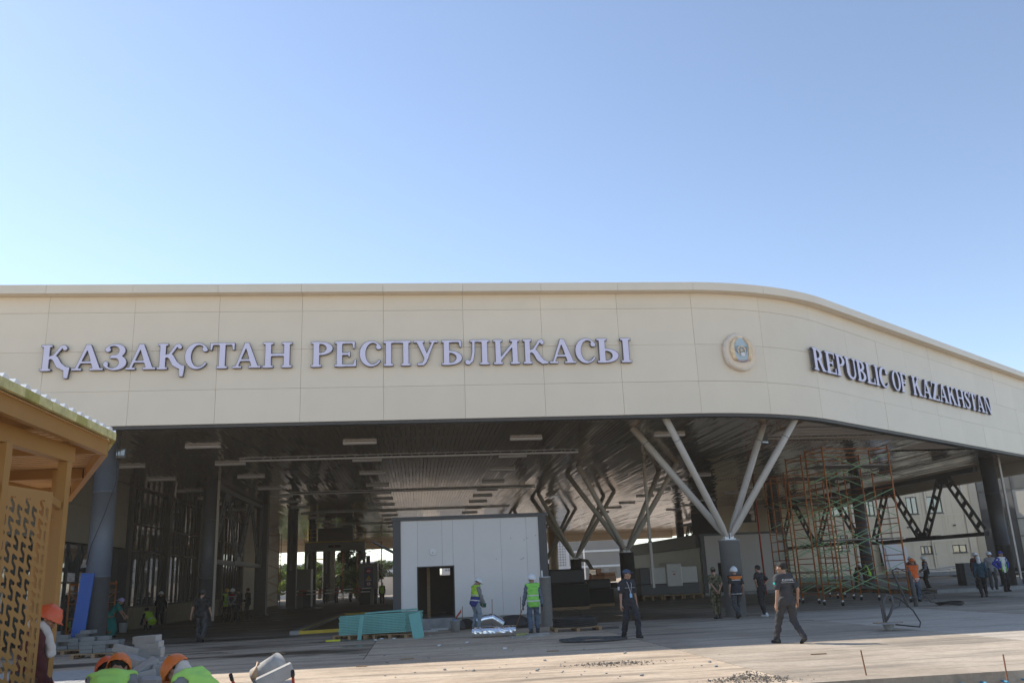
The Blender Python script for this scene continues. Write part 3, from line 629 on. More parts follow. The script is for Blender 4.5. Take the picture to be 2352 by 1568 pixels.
# baggage scanner in front of it
xr = thing('baggage_scanner', 'white and dark grey baggage scanner standing on timber pallets', 'scanner', B(14.2, 23.7, .28), TH)
Mesh().box(0, 3.6, 0, 1.6, 0, .62).obj('base_cabinet', mat('scanner_dark_grey', (.07,.07,.075), .5), xr, bevel=.03)
for a, b in ((.62,1.62),(2.5,3.52)): Mesh().box(a, b, -.03, 1.6, .64, 1.58).obj('cover', mat('scanner_white', (.55,.53,.50), .4, 0, .04), xr, bevel=.03)
Mesh().box(1.6, 2.55, -.14, 1.65, .46, 1.78).obj('tunnel_housing', MATS['scanner_white'], xr, bevel=.06)
Mesh().box(0, .6, 0, 1.6, .63, 1.6).obj('tunnel_hood', mat('scanner_dark_grey', ()), xr, bevel=.05)
g = Mesh(); g.box(2.0,2.14,-.148,-.142,1.12,1.2); g.obj('red_mark', M_RED, xr); textobj('SCAN', .09, M_GREYSTEEL, xr, Matrix.Translation((2.07,-.146,1.32)) @ rotx, 'lettering')
def pallet(loc, rz, label, L=1.2, Wd=.8, m=M_WOOD):
    t = thing('pallet', label, 'pallet', loc, rz, 'timber pallets')
    for j in range(5): y = -Wd/2 + j*(Wd-.1)/4; Mesh().box(-L/2, L/2, y, y+.1, .1, .122).obj('deck_board', m, t)
    for i in range(3):
        x = -L/2 + i*(L-.1)/2; Mesh().box(x, x+.1, -Wd/2, Wd/2, .08, .099).obj('stringer', m, t); Mesh().box(x, x+.1, -Wd/2, Wd/2, 0, .02).obj('bottom_board', m, t)
        for j in range(3): y = -Wd/2 + j*(Wd-.14)/2; Mesh().box(x+.001, x+.099, y, y+.14, .021, .079).obj('block', m, t)
    return t
for i in range(3): p = pallet(B(14.9+1.25*i, 24.1, 0), TH, ['left','middle','right'][i] + ' pallet under the white baggage scanner'); p.scale = (1,1,2.2)

# ================================================================== scanner gantry
gt = thing('scanner_gantry', 'big grey drive-through scanner gantry with railed box on top', 'gantry', B(-8.35, 48, 0), TH)
M_GAN = mat('gantry_grey', (.20,.19,.18), .45, 0, .06, 1); M_NAVY = mat('gantry_navy', (.03,.035,.05), .5)
loops = []
X, Y = np.meshgrid(np.arange(-.3, 5.4, .06), np.arange(-.3, 5.5, .06))
F = np.maximum(rect(X, Y, 0, 5.0, 0, 5.15), -(rect(X, Y, .62, 4.38, -1, 4.0) - .45))
me = filled('portal_frame', contours(F, -.3, -.3, .06), .55, M_GAN); link('portal_frame', me, gt)
Mesh().box(-.05, 5.05, -.7, .7, 5.16, 5.24).obj('deck', M_YELLOW, gt)
Mesh().box(1.05, 4.0, -.5, .5, 5.25, 6.35).obj('detector_box', mat('gantry_box', (.12,.095,.075), .5), gt, bevel=.02)
for x, y in ((-.02,-.68),(.5,-.68),(.95,-.68),(4.1,-.68),(4.55,-.68),(5.02,-.68),(5.02,.68),(-.02,.68)): Mesh().tube([(x,y,5.24),(x,y,6.25)], .025, 6).obj('rail_post', M_YELLOW, gt)
for z in (5.6, 5.95, 6.25):
    for a, b in ((-.02,.95),(4.1,5.02)): Mesh().tube([(a,-.68,z),(b,-.68,z)], .022, 6).obj('rail', M_YELLOW, gt)
g = Mesh(); g.box(1.95,3.0,-.62,-.56,4.72,4.92); s_ = g.obj('signal_display', M_BACK, gt); Mesh().lathe([(.05,.625),(.05,.63)], 12, c=(2.45,4.82,0), M=rotx).obj('signal_light', mat('amber_lens', (.6,.15,.02), .3), s_)
Mesh().box(4.55, 6.1, -1.1, .4, 1.25, 3.32).obj('control_cabinet', M_GAN, gt, bevel=.04); Mesh().box(4.6, 6.05, -1.05, .35, 0, 1.24).obj('cabinet_base', M_NAVY, gt)
Mesh().box(-1.3, .62, -1.0, .5, 0.0, 3.05).obj('pump_cabinet', M_GAN, gt, bevel=.04); Mesh().box(.0, .64, -1.03, -1.005, .0, 1.2).obj('cabinet_skirt', M_NAVY, gt)
bd = Mesh().box(4.98, 5.72, -1.14, -1.11, 1.4, 3.0).obj('notice_board', mat('notice_blue', (.02,.035,.12), .4), gt)
g = Mesh(); g.lathe([(.2,1.145),(.2,1.15)], 24, c=(5.35, 2.68, 0), M=rotx); g.obj('no_entry_disc', mat('sign_red', (.55,.03,.03), .4), bd); Mesh().box(5.21,5.49,-1.158,-1.152,2.65,2.72).obj('no_entry_bar', mat('sign_white', (.75,.74,.72), .5), bd)
g = Mesh(); g.add([(5.14,-1.15,1.98),(5.56,-1.15,1.98),(5.35,-1.15,2.34)], [(0,1,2)]); g.obj('hazard_triangle', M_YELLOW, bd)
g = Mesh(); [g.add([(5.35+.02*math.cos(a),-1.154,2.09+.02*math.sin(a)),(5.35+.09*math.cos(a-.5),-1.154,2.09+.09*math.sin(a-.5)),(5.35+.09*math.cos(a+.5),-1.154,2.09+.09*math.sin(a+.5))],[(0,1,2)]) for a in (R(30),R(150),R(270))]; g.obj('trefoil', M_BACK, bd)
Mesh().box(5.12,5.58,-1.153,-1.15,1.9,1.94).obj('caption_bar', mat('sign_white', ()), bd)
g = Mesh(); g.lathe([(.19,1.145),(.19,1.15)], 24, c=(5.35,1.65,0), M=rotx); g.obj('prohibition_ring', mat('sign_red', ()), bd); g = Mesh(); g.lathe([(.145,1.152),(.145,1.155)], 24, c=(5.35,1.65,0), M=rotx); g.obj('prohibition_field', mat('sign_white', ()), bd)
g = Mesh(); g.lathe([(.03,1.157),(.03,1.159)], 10, c=(5.35,1.74,0), M=rotx); g.box(5.33,5.37,-1.159,-1.157,1.6,1.71); g.beam((5.34,-1.158,1.61),(5.29,-1.158,1.53),.012,.03,(0,1,0)); g.beam((5.36,-1.158,1.61),(5.41,-1.158,1.53),.012,.03,(0,1,0)); g.obj('walker_mark', M_BACK, bd)
Mesh().beam((5.25,-1.162,1.76),(5.45,-1.162,1.54),.004,.03,(0,1,0)).obj('prohibition_bar', mat('sign_red', ()), bd)
g = Mesh(); g.tube([(4.9,.0,3.3),(4.9,0,4.1)], .12, 12); g.tube([(5.25,.0,3.3),(5.25,0,3.95)], .17, 12); g.obj('vent_pipes', M_DARKSTEEL, gt)
for y, z, lab in ((-3.2, 1.05, 'lower'), (-2.4, 1.3, 'upper')):
    t = thing('barrier_pole', '%s red and white barrier pole in front of the scanner gantry' % lab, 'barrier', B(-8.35, 48+y, 0), TH, 'barrier poles')
    for k in range(9): Mesh().box(-.9+.72*k, -.9+.72*(k+1)-.002, -.03, .03, z-.04, z+.04).obj('pole_band', M_RED if k % 2 else M_FIX, t)
    Mesh().box(5.6,5.85,-.12,.12,0,z+.06).obj('barrier_post', M_GAN, t)

# ================================================================== scaffolds
def scaffold(name, label, loc, rz, bx, by, lv, hs=1.7, mt=M_ORANGE, mb=M_GREEN, casters=True, deck=(), r=.034, top=.5, group='scaffold towers'):
    t = thing(name, label, 'scaffold', loc, rz, group)
    z0 = .22 if casters else 0; H_ = z0 + lv*hs + top
    for x in (0, bx):
        for y in (0, by):
            Mesh().tube([(x,y,z0),(x,y,H_)], r, 7).obj('standard', mt, t, True)
            if casters:
                g = Mesh(); g.tube([(x-.02,y,.09),(x+.02,y,.09)], .09, 12); c = g.obj('caster', M_BLACKR, t, True); Mesh().box(x-.045,x+.045,y-.03,y+.05,.14,.22).obj('caster_fork', M_GALV, c)
    for k in range(lv):
        za = z0 + k*hs
        for x in (0, bx):                          # end frames: rungs
            for q in (.12, .42, .72, .97): Mesh().tube([(x,0,za+hs*q),(x,by,za+hs*q)], r*.62, 6).obj('rung', mt, t)
        for y in (0, by):                          # crossed braces
            for a, b in (((0,y,za+.25),(bx,y,za+hs-.1)),((bx,y,za+.25),(0,y,za+hs-.1))): Mesh().tube([a, b], r*.44, 6).obj('brace', mb, t)
    for x in (0, bx): Mesh().tube([(x,0,H_-.08),(x,by,H_-.08)], r*.7, 6).obj('rung', mt, t)
    for y in (0, by): Mesh().tube([(0,y,H_-.12),(bx,y,H_-.12)], r*.7, 6).obj('guard_rail', mt, t)
    for k, z in enumerate(deck):
        for j in range(3): Mesh().box(-.15, bx+.15, .05+j*by/3, .05+(j+1)*by/3-.03, z, z+.045).obj('deck_plank', mat('grey_plank', (.22,.19,.16), .85, 0, .3, 5), t)
    return t
N_ = ['nearest','second','third','farthest']; ang = R(15)
for i, (px_, py_, L_, lv) in enumerate(((12.76,36.0,3.2,4),(12.72,38.7,3.0,4),(12.7,41.4,2.9,3),(13.1,43.9,3.0,3))):
    scaffold('scaffold_tower', '%s orange scaffold tower on casters with crossed green braces' % N_[i], Vector((px_, py_, 0)), ang, L_, 1.25, lv, 1.5, deck=[(5.6,2.55),(5.4,),(4.7,1.3),(4.6,)][i], top=.2 if lv == 4 else 1.2)
M_YSC = mat('yellow_scaffold', (.55,.36,.03), .5)
scaffold('rear_scaffold', 'tall orange scaffold beside the far left opening', B(-14.2, 55, 0), TH, 2.6, 1.3, 4, 1.5, mb=M_ORANGE, casters=False, r=.035, group='rear scaffolds')
scaffold('rear_scaffold', 'yellow scaffold standing outside beyond the left opening', B(-14.0, 96, 0), TH, 3.6, 1.8, 3, 1.6, M_YSC, M_YSC, False, r=.09, group='rear scaffolds')
scaffold('rear_scaffold', 'orange scaffold round the pale column behind the gantry', B(-10.6, 74, 0), TH, 3.2, 2.0, 4, 1.5, M_ORANGE, M_ORANGE, False, r=.035, group='rear scaffolds')
scaffold('rear_scaffold', 'orange scaffold right of the pale column behind the gantry', B(-5.9, 76, 0), TH, 2.8, 1.6, 4, 1.5, M_ORANGE, M_ORANGE, False, r=.035, group='rear scaffolds')
scaffold('work_platform', 'low orange work platform beside the big left column', B(-12.7, 9.0, 0), TH, 1.5, .8, 1, 1.9, mt=M_ORANGE, mb=M_ORANGE, casters=False, deck=(1.75,), top=.3, group='low platforms')
rc = thing('steel_column', 'pale round column seen through the scanner gantry', 'column', B(-9.0, 75, 0), TH); Mesh().lathe([(.7,0),(.7,6.8)], 24).obj('shaft', M_STRUT, rc, True); Mesh().lathe([(.8,0),(.8,.06)], 24).obj('base_plate', M_GREYSTEEL, rc)
rc = thing('steel_column', 'ochre round column at the rear edge left of the second branching column', 'column', B(18.4, 84, 0), TH); Mesh().lathe([(.62,0),(.62,6.8)], 24).obj('shaft', mat('cream_column', (.42,.34,.22), .5), rc, True); Mesh().lathe([(.7,0),(.7,.06)], 24).obj('base_plate', M_GREYSTEEL, rc)
# ================================================================== cream building at right
def q5(x, y, Y=75): return aty((3450 + x/3.4845)*.5742, (1900 + y/3.4845)*.5742, Y)
M_CREAM = mat('cream_sandwich_panel', (.80,.68,.50), .55, 0, .05, .8); M_CTRIM = mat('cream_trim', (.8,.70,.55), .5, 0, .04)
cr = thing('cream_building', 'long two storey cream panel building beyond the right lattice truss', 'building', (0, 75, 0))
XL, XR = 17.0, 38.7
wins = []
for (xa, ya, xb, yb) in ((630,300,745,545),(905,290,1085,530),(265,1000,440,1245),(822,982,915,1100),(925,978,1003,1095),(1268,962,1445,1080)):
    a = q5(xa, yb); b = q5(xb, ya); wins.append([a.x, b.x, a.z, b.z])
for (xa, ya, xb, yb) in ((640,730,770,812),(905,690,965,808),(672,958,765,1088)):
    u = lambda x, y: aty((3000+x/1.96)*.5742, (1650+y/1.96)*.5742, 75); a = u(xa, yb); b = u(xb, ya); wins.append([a.x, b.x, a.z, b.z])
wins += [[19.0,20.2,5.4,6.9],[19.0,20.2,2.0,3.4]]
# wall as vertical panel strips with openings
cuts = sorted(set([XL, XR] + [round(x, 2) for w_ in wins for x in w_[:2]] + [round(x, 2) for x in np.arange(XL+1, XR, 1.0)]))
for a, b in zip(cuts[:-1], cuts[1:]):
    if b - a < .02: continue
    zs = [.6]; m_ = (a+b)/2
    for w_ in sorted([w_ for w_ in wins if round(w_[0],2) <= m_ <= round(w_[1],2)], key=lambda q: q[2]): zs += [w_[2], w_[3]]
    zs.append(9.2)
    for z0, z1 in zip(zs[::2], zs[1::2]): Mesh().box(a+.006, b-.006, 0, .14, z0, z1).obj('wall_panel', M_CREAM, cr)
for k, (a, b, c, d) in enumerate(wins):
    f = Mesh(); t_ = .07
    f.box(a, b, .02, .12, c, c+t_); f.box(a, b, .02, .12, d-t_, d); f.box(a, a+t_, .02, .12, c+t_, d-t_); f.box(b-t_, b, .02, .12, c+t_, d-t_); f.box((a+b)/2-.04, (a+b)/2+.04, .02, .12, c+t_, d-t_)
    fo = f.obj('window', M_DARKSTEEL, cr); Mesh().box(a+t_, (a+b)/2-.04, .06, .075, c+t_, d-t_).obj('pane', M_GLASS, fo); Mesh().box((a+b)/2+.04, b-t_, .06, .075, c+t_, d-t_).obj('pane', mat('pale_blind_pane', (.6,.57,.5), .15, 0, .05) if k in (2,3,4,8) else M_GLASS, fo)
    Mesh().box(a-.06, b+.06, -.07, .02, c-.06, c-.005).obj('sill', M_GREYSTEEL, fo)
for z in (q5(700,575).z, q5(700,930).z, .95, 8.0): Mesh().box(XL, XR, -.045, -.002, z-.05, z+.05).obj('trim_band', M_CTRIM, cr)
for x in (18.5, 22.0, 25.3, 28.4, 31.6, 34.8, 38.0): Mesh().box(x-.07, x+.07, -.16, -.047, .7, 9.1).obj('pilaster', M_CTRIM, cr)
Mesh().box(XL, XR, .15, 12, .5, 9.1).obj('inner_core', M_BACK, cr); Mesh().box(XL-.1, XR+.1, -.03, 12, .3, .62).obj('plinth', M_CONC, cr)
for x in (29.2, 33.0, 36.9): Mesh().box(x-.08,x+.08,-.2,-.05,4.3,4.42).obj('wall_lamp', M_DARKSTEEL, cr)
# glass building on its right
gb = thing('glass_building', 'dark glass fronted building at the right edge behind the dark column', 'building', (38.9, 74.9, 0), R(-48))
for i in range(9):
    for z0, z1 in ((.7,3.2),(3.2,4.6),(4.6,7.0),(7.0,9.6)):
        Mesh().box(.4+i*1.35+.03, .4+(i+1)*1.35-.03, 0, .02, z0+.03, z1-.03).obj('pane', mat('pale_reflecting_glass', (.5,.47,.4), .12, 0, .05, 1) if (2 <= i <= 6 and z0 < 6) else M_GLASS, gb)  # pale panes carry a bright reflection put into their colour
    Mesh().box(.4+i*1.35-.03, .4+i*1.35+.03, -.06, .03, .7, 9.6).obj('mullion', M_DARKSTEEL, gb)
for z in (.7,3.2,4.6,7.0,9.6): Mesh().box(.4, 12.6, -.05, .03, z-.03, z+.03).obj('transom', M_DARKSTEEL, gb)
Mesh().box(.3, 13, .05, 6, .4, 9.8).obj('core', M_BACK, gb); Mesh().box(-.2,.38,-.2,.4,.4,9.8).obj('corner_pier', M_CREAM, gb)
# boards leaning on it
for i, (x, w_, h_) in enumerate(((30.15,1.5,2.6),(30.55,1.75,2.0))):
    g = Mesh(); g.box(0, w_, 0, .02, 0, h_); o = g.obj('white_board', M_WHITE, None, loc=(x, 74.0-.1*i, .85)); o.rotation_euler = (R(-14), 0, 0); tag(o, ['taller','lower'][i] + ' of the two white boards leaning on the cream building', 'board', 'white boards')
def block_stack(loc, rz, nx, ny, nz, sz, m, label, name='block_stack', jit=.01):
    t = thing(name, label, 'blocks', loc, rz)
    me = None
    for k in range(nz):
        for j in range(ny):
            for i in range(nx):
                if me is None: b = Mesh().cbox((0,0,0), sz).obj('block', m, t); me = b.data
                else: b = link('block', me, t)
                b.location = (i*sz[0]*1.02 + rng.uniform(-jit,jit), j*sz[1]*1.02 + rng.uniform(-jit,jit), sz[2]*(k+.5)*1.01); b.rotation_euler[2] = rng.uniform(-.03,.03)
    return t
M_BRDARK = mat('dark_grey_block', (.13,.13,.13), .9, 0, .25, 6, .3)
block_stack(B(32.0, 19.2, .16), TH, 3, 2, 5, (.5,.4,.24), M_BRDARK, 'dark block stack behind the hooded man')
block_stack(B(36.2, 18.4, .16), TH+.2, 3, 2, 4, (.5,.4,.24), M_BRDARK, 'dark block stack at the right edge of the photo')
block_stack(B(34.6, 17.4, .16), TH-.1, 3, 2, 2, (.5,.4,.24), M_BLOCK, 'low grey block stack beside the dark right-hand column')
cd = thing('cable_drum', 'wooden cable drum lying at the right edge', 'drum', B(37.3, 18.2, 1.15), TH); 
for x in (0, .5): g = Mesh(); g.tube([(x,0,.55),(x+.05,0,.55)], .55, 20); g.obj('flange', M_WOOD, cd)
Mesh().tube([(.05,0,.55),(.5,0,.55)], .3, 16).obj('core', M_WOOD, cd)
for i in range(7):
    a = q5(1000+70*i, 1330, 70); L_ = rng.uniform(1.2,3.0); g = Mesh(); g.box(-L_/2, L_/2, -.07, .07, 0, .05); o = g.obj('plank', M_WOOD if i % 2 else M_WHITE, None, loc=(a.x, 70+i*.3, .72+.05*i)); o.rotation_euler = (0, R(rng.uniform(-4,4)), rng.uniform(-.5,.5)); tag(o, 'scrap plank heaped on the earth before the cream building', 'plank', 'scrap planks')

# ================================================================== shelter at left
sh = thing('shelter', 'ochre steel shelter with sandwich roof panels and cut-out screen at left', 'shelter', (0,0,0))
e0 = Vector((-4.60, 5.6)); e1 = Vector((-5.25, 11.0)); e2 = Vector((-8.45, 16.4)); zr = 3.56
polyr = [tuple(e0), tuple(e1), tuple(e2), (-12.5, 16.4), (-12.5, 5.0)][::-1]
g = Mesh(); g.prism([(p[0], p[1]) for p in polyr], zr, zr+.012); g.obj('roof_lining', M_TANP, sh)
for k in range(60):                                    # lining ribs run along the building front
    y = 5.7 + k*.18
    xr = e0.x + (e1.x-e0.x)*(y-e0.y)/(e1.y-e0.y) if y < e1.y else e1.x + (e2.x-e1.x)*(y-e1.y)/(e2.y-e1.y)
    if y < 16.2: Mesh().box(-12.4, xr-.04, y-.012, y+.012, zr-.012, zr-.001).obj('lining_rib', M_TANP, sh)
for (a, b) in ((e0, e1), (e1, e2)):                    # foam core edge in short lengths
    n = max(2, int((b-a).length/.33)); dr = (b-a)/n; off = Vector((dr.y, -dr.x)).normalized()*.04
    for i in range(n):
        p = a + dr*i + off*rng.uniform(.9,1.1); q = a + dr*(i+1) + off*rng.uniform(.9,1.1)
        Mesh().beam((p.x,p.y,zr+.062), (q.x,q.y,zr+.062), .05, .094).obj('foam_edge', M_FOAM if i % 4 else mat('stained_foam', (.36,.33,.10), .85, 0, .3, 9), sh)
    for i in range(int((b-a).length/.245)):            # crowns of the corrugated top sheet
        p = a + (b-a).normalized()*(i*.245+.1); d = Vector((-1, -.117)).normalized()
        g = Mesh(); w1, w2, hh = .075, .035, .045; tt = (b-a).normalized()
        for (o1, o2) in ((0, 1.6),):
            vs = []
            for l in (o1 - .06, o2):
                c = p + d*l
                for (t_, z) in ((-w1,0),(-w2,hh),(w2,hh),(w1,0)): vs.append((c.x + tt.x*t_, c.y + tt.y*t_, zr+.112+z))
            g.add(vs, [(0,4,5,1),(1,5,6,2),(2,6,7,3),(0,1,2,3),(7,6,5,4)])
        g.obj('sheet_crown', M_WSHEET, sh)
g = Mesh(); g.prism(polyr, zr+.1, zr+.112); g.obj('top_sheet', M_WSHEET, sh)
def ibeam(a, b, z, w_=.1, h_=.17, nm='beam'): Mesh().beam((a[0],a[1],z-h_/2), (b[0],b[1],z-h_/2), w_, h_).obj(nm, M_TAN, sh)
ibeam(e0 + Vector((-.08,0)), e1 + Vector((-.06,-.02)), zr-.002, .08, .17, 'eave_beam'); ibeam(e1 + Vector((-.08,.03)), e2 + Vector((-.08,0)), zr-.003, .08, .17, 'eave_beam')
for y in (6.1, 9.1, 10.95, 13.25, 15.6):
    xr = e0.x + (e1.x-e0.x)*(y-e0.y)/(e1.y-e0.y) if y < e1.y else e1.x + (e2.x-e1.x)*(y-e1.y)/(e2.y-e1.y)
    ibeam((xr-.12, y), (-12.3, y-.6), zr-.012, .08, .15, 'purlin')
ibeam((-5.05, 5.2), (-5.42, 10.35), 3.395, .12, .19, 'main_beam'); ibeam((-7.2, 5.2), (-8.0, 14.8), 3.395, .12, .19, 'main_beam')
for (x, y) in ((-5.40, 10.22), (-5.27, 8.75), (-5.15, 6.9), (-8.0, 14.6), (-7.75, 12.0)):
    Mesh().box(x-.055, x+.055, y-.055, y+.055, -.02, 3.2).obj('post', M_TAN, sh)
Mesh().beam((-5.40,10.28,2.35), (-7.4,13.6,3.2), .07, .07).obj('diagonal_brace', M_TAN, sh)
Mesh().beam((-6.2,11.6,0), (-6.2,11.6,3.3), .11, .11).obj('post', M_TAN, sh)
Mesh().beam((-5.40,10.16,2.68), (-5.24,9.62,2.72), .06, .08).obj('tie_rail', M_TAN, sh)
# cut-out screen: zigzag slots
def screen(a, b, z0, z1):
    a = Vector((a[0], a[1], 0)); b = Vector((b[0], b[1], 0)); L_ = (b-a).length; h = .0125
    xs = np.arange(-.1, L_+.1, h); ys = np.arange(-.1, z1-z0+.1, h); X, Y = np.meshgrid(xs, ys)
    F = rect(X, Y, 0, L_, 0, z1-z0); cw, chh = .125, .25
    hole = np.full(X.shape, 9.0)
    for i in range(-1, int(L_/cw)+2):
        for j in range(-1, int((z1-z0)/chh)+2):
            ox, oy = i*cw, j*chh + (i % 2)*chh/2
            pts = [(ox+.03, oy, .02), (ox+.03, oy+.065, .02), (ox+.078, oy+.12, .02), (ox+.078, oy+.185, .02)]
            if pts[0][1] > z1-z0-.22 or pts[0][1] < .06: continue
            hole = np.minimum(hole, strokef(X, Y, pts)); hole = np.minimum(hole, strokef(X, Y, [(ox+.03, oy+.0, .019), (ox+.082, oy+.028, .019)]))
            hole = np.minimum(hole, strokef(X, Y, [(ox+.02, oy+.155, .018), (ox+.078, oy+.185, .019)]))
    F = np.maximum(F, -np.maximum(hole, rect(X, Y, .05, L_-.05, .05, z1-z0-.1)))
    me = filled('cutout_screen', contours(F, xs[0], ys[0], h), .003, M_TAN)
    o = link('cutout_screen', me, sh, (a.x, a.y, z0)); o.rotation_euler[2] = math.atan2(b.y-a.y, b.x-a.x); return o
screen((-5.19, 9.62), (-5.27, 8.42), .15, 2.78); screen((-5.28, 8.40), (-5.36, 7.2), .15, 2.80); 
for y in (9.6, 8.41): Mesh().box(-5.27, -5.235, y-.03, y+.03, 0, 2.76).obj('screen_post', M_TAN, sh)

# ================================================================== loose things
bb = Mesh().box(-.21,.21,-.02,.02,0,2.35).obj('blue_board', M_BLUEBRD, None, loc=B(-9.5,1.22,.0)); bb.rotation_euler = (R(-4), R(3), TH-.12); tag(bb, 'tall blue board leaning against the big left column', 'board')
# plasterboard stack: long edge from left end to right end
p0 = at(241+ (1200+420/2.94)*.5742 - (1200+420/2.94)*.5742 + 530, 1464); L0 = Vector((-6.05, 28.6, 0)); L1 = Vector((-3.22, 27.6, 0)); pa = math.atan2(L1.y-L0.y, L1.x-L0.x)
pc = (L0+L1)/2 + Vector((-.12,.04,0)); me = None; LB = 2.35
for k in range(12):
    if me is None: g = Mesh(); g.box(-LB/2, LB/2, 0, 1.2, 0, .040); g.m = [0,0,1,1,1,1]; me = g.mesh('plasterboard', [M_TEAL, M_TEALE])
    o = link('plasterboard', me, None, (pc.x + rng.uniform(-.02,.02), pc.y + rng.uniform(-.012,.012), .15 + k*.0485), pa + rng.uniform(-.004,.004)); o.rotation_euler[1] = R(-1.6)
    tag(o, 'green plasterboard lying flat in the stack before the white cabin', 'board', 'stacked plasterboards')
o = link('plasterboard', me, None, (pc.x+.42, pc.y+.02, .15+12*.0485+.03), pa+.06); o.scale = (.6,.8,1); o.rotation_euler[1] = R(-2.2); tag(o, 'shorter plasterboard lying askew on top of the green stack', 'board')
g = Mesh(); g.box(-.07,.07,-.006,.006,0,.74); o = g.obj('plasterboard_strip', M_TEAL, None, loc=(at(825*1.0, 1469).x, at(825,1469).y, 0)); o.rotation_euler = (R(-9), R(3), pa); tag(o, 'narrow green plasterboard strip leaning upright against the stack', 'board')
pr = at(962, 1465); g = Mesh(); g.box(-.17,.17,-.006,.006,0,.76); o = g.obj('plasterboard_offcut', M_TEAL, None, loc=(pr.x, pr.y, 0)); o.rotation_euler = (R(-14), R(-9), pa+.55); tag(o, 'wide green plasterboard offcut leaning on the right end of the stack', 'board')
pallet((pc.x-.6, pc.y+.5, 0), pa, 'left pallet under the green plasterboard stack'); pallet((pc.x+.72, pc.y+.15, 0), pa, 'right pallet under the green plasterboard stack')
py = at(765, 1472); o = Mesh().box(-.22,.22,-.05,.05,0,.05).obj('yellow_offcut', mat('bright_yellow', (.62,.58,.05), .6), None, loc=(py.x, py.y, 0), rz=.05); tag(o, 'bright yellow offcut lying left of the green stack', 'offcut')
# foil roll, elbow, tube
fr = thing('insulation_roll', 'foil faced insulation roll lying in front of the cabin', 'insulation', (at(1135,1462).x, at(1135,1462).y, 0), .03)
g = Mesh(); prof = []
for i in range(25):
    a = -1.3 + i*(2*math.pi*.93)/24; prof.append((.17*math.cos(a)*1.1, .15 + .15*math.sin(a)))
vs = []; fs = []; nL = 26
for j in range(nL+1):
    x = -.64 + 1.28*j/nL
    for i, (y, z) in enumerate(prof): q = 1 + rng.uniform(-.045,.045)*(0 < j < nL); vs.append((x, y*q, .15+(z-.15)*q))
for j in range(nL):
    for i in range(24): a = j*25+i; fs.append((a, a+1, a+26, a+25))
g.add(vs, fs); g.obj('foil_skin', M_FOIL, fr)
g = Mesh(); g.tube([(-.62,0,.15),(.62,0,.15)], .135, 18); g.obj('wool_core', mat('glass_wool', (.42,.40,.14), .95, 0, .3, 14, .6), fr); Mesh().prism([(.64,-.1),(1.02,.25),(.95,.45),(.6,.2)], .0, .06).obj('wool_flap', mat('glass_wool', ()), fr)
el = thing('duct_elbow', 'bent foil clad duct elbow on the ground before the cabin', 'duct', (at(1128,1444).x, at(1128,1444).y, .0), .1)
g = Mesh(); g.tube([(-.48,0,.27),(-.2,0,.33),(.06,0,.36)], .165, 24); g.obj('upper_leg', M_FOIL, el); g = Mesh(); g.tube([(.03,0,.37),(.2,0,.27),(.4,0,.13)], .163, 24); g.obj('lower_leg', M_FOIL, el)
tb = thing('flue_pipe', 'upright galvanised flue pipe beside the man in the green vest', 'pipe', (at(1257,1438).x, at(1257,1438).y, 0)); g = Mesh(); g.lathe([(.2,0),(.2,1.6),(.205,1.6),(.205,1.63),(.19,1.64)], 24); g.obj('shell', M_GALV, tb, True); Mesh().tube([(-.1,0,1.64),(-.1,0,1.84)], .035, 10).obj('stub', M_GALV, tb)
def bucket(p, label, r=.15, h_=.28, m=M_GALV, tilt=0):
    t = thing('bucket', label, 'bucket', p, rng.uniform(0,3), 'metal buckets')
    g = Mesh(); g.lathe([(r*.82,0),(r,h_),(r*1.05,h_+.006),(r*.96,h_),(r*.78,.02)], 20); g.obj('pail', m, t, True)
    g = Mesh(); g.tube([(r*math.cos(a), 0, h_-.02+.13*math.sin(a)) for a in np.linspace(0, math.pi, 9)], .005, 5); g.obj('handle', M_DARKSTEEL, t); return t
bucket(at(1046,1450), 'metal bucket with a blue lid right of the cabin doorway', .17, .36); bucket(at(1018,1428), 'small metal bucket inside the cabin doorway', .12, .4)
t = thing('lid', 'blue plastic lid lying on the bucket by the cabin doorway', 'lid', at(1046,1450) + Vector((0,0,.37))); Mesh().lathe([(.1,0),(.09,.02)], 16).obj('disc', mat('blue_plastic', (.05,.12,.4), .4), t)
for i, (u, v) in enumerate(((985,1450),(1010,1446),(998,1443))):
    o = Mesh().box(-.3,.3,-.04,.04,0,.06).obj('steel_profile', M_GALV, None, loc=at(u, v)+Vector((0,0,.065*(i==2))), rz=.05*i); tag(o, ['left','right','upper'][i] + ' bundle of steel profile between plasterboards and doorway', 'profile', 'steel profiles')
# black mat, grey sacks and rubbish along the cabin plinth
for i, (u, v, sx, sz, m) in enumerate(((1072,1443,.5,.34,M_BACK),(1180,1441,1.1,.42,M_BLACKR),(1060,1446,.25,.3,M_DARKSTEEL),(1158,1442,.2,.25,M_RED),(1288,1443,.35,.2,M_BLACKR))):
    p = at(u, v); g = Mesh(); n = 10
    g.lathe([(sx*.5*q, sz*z) for q, z in ((1,0),(1.05,.3),(.9,.7),(.5,.95),(.1,1))], 12); o = g.obj('rubble_sack', m, None, True, loc=p); o.scale[1] = .5; tag(o, ['dark sack just left of the man in the blue and green vest','wide black mesh roll along the cabin plinth','small dark grey sack beside the lidded bucket','small red bag along the cabin plinth','black sack beside the cable coil pallet'][i], 'sack')
for i, (u, v, h_) in enumerate(((1062,1443,.75),(1131,1440,.95),(1197,1440,1.0))):
    o = Mesh().tube([(0,0,0),(.02,0,h_)], .012, 6).obj('marker_rod', M_RUST, None, loc=at(u,v)); tag(o, ['thin rod with red tape by the cabin doorway','thin rod standing behind the duct elbow','thin rod standing left of the green vest man'][i], 'rod')
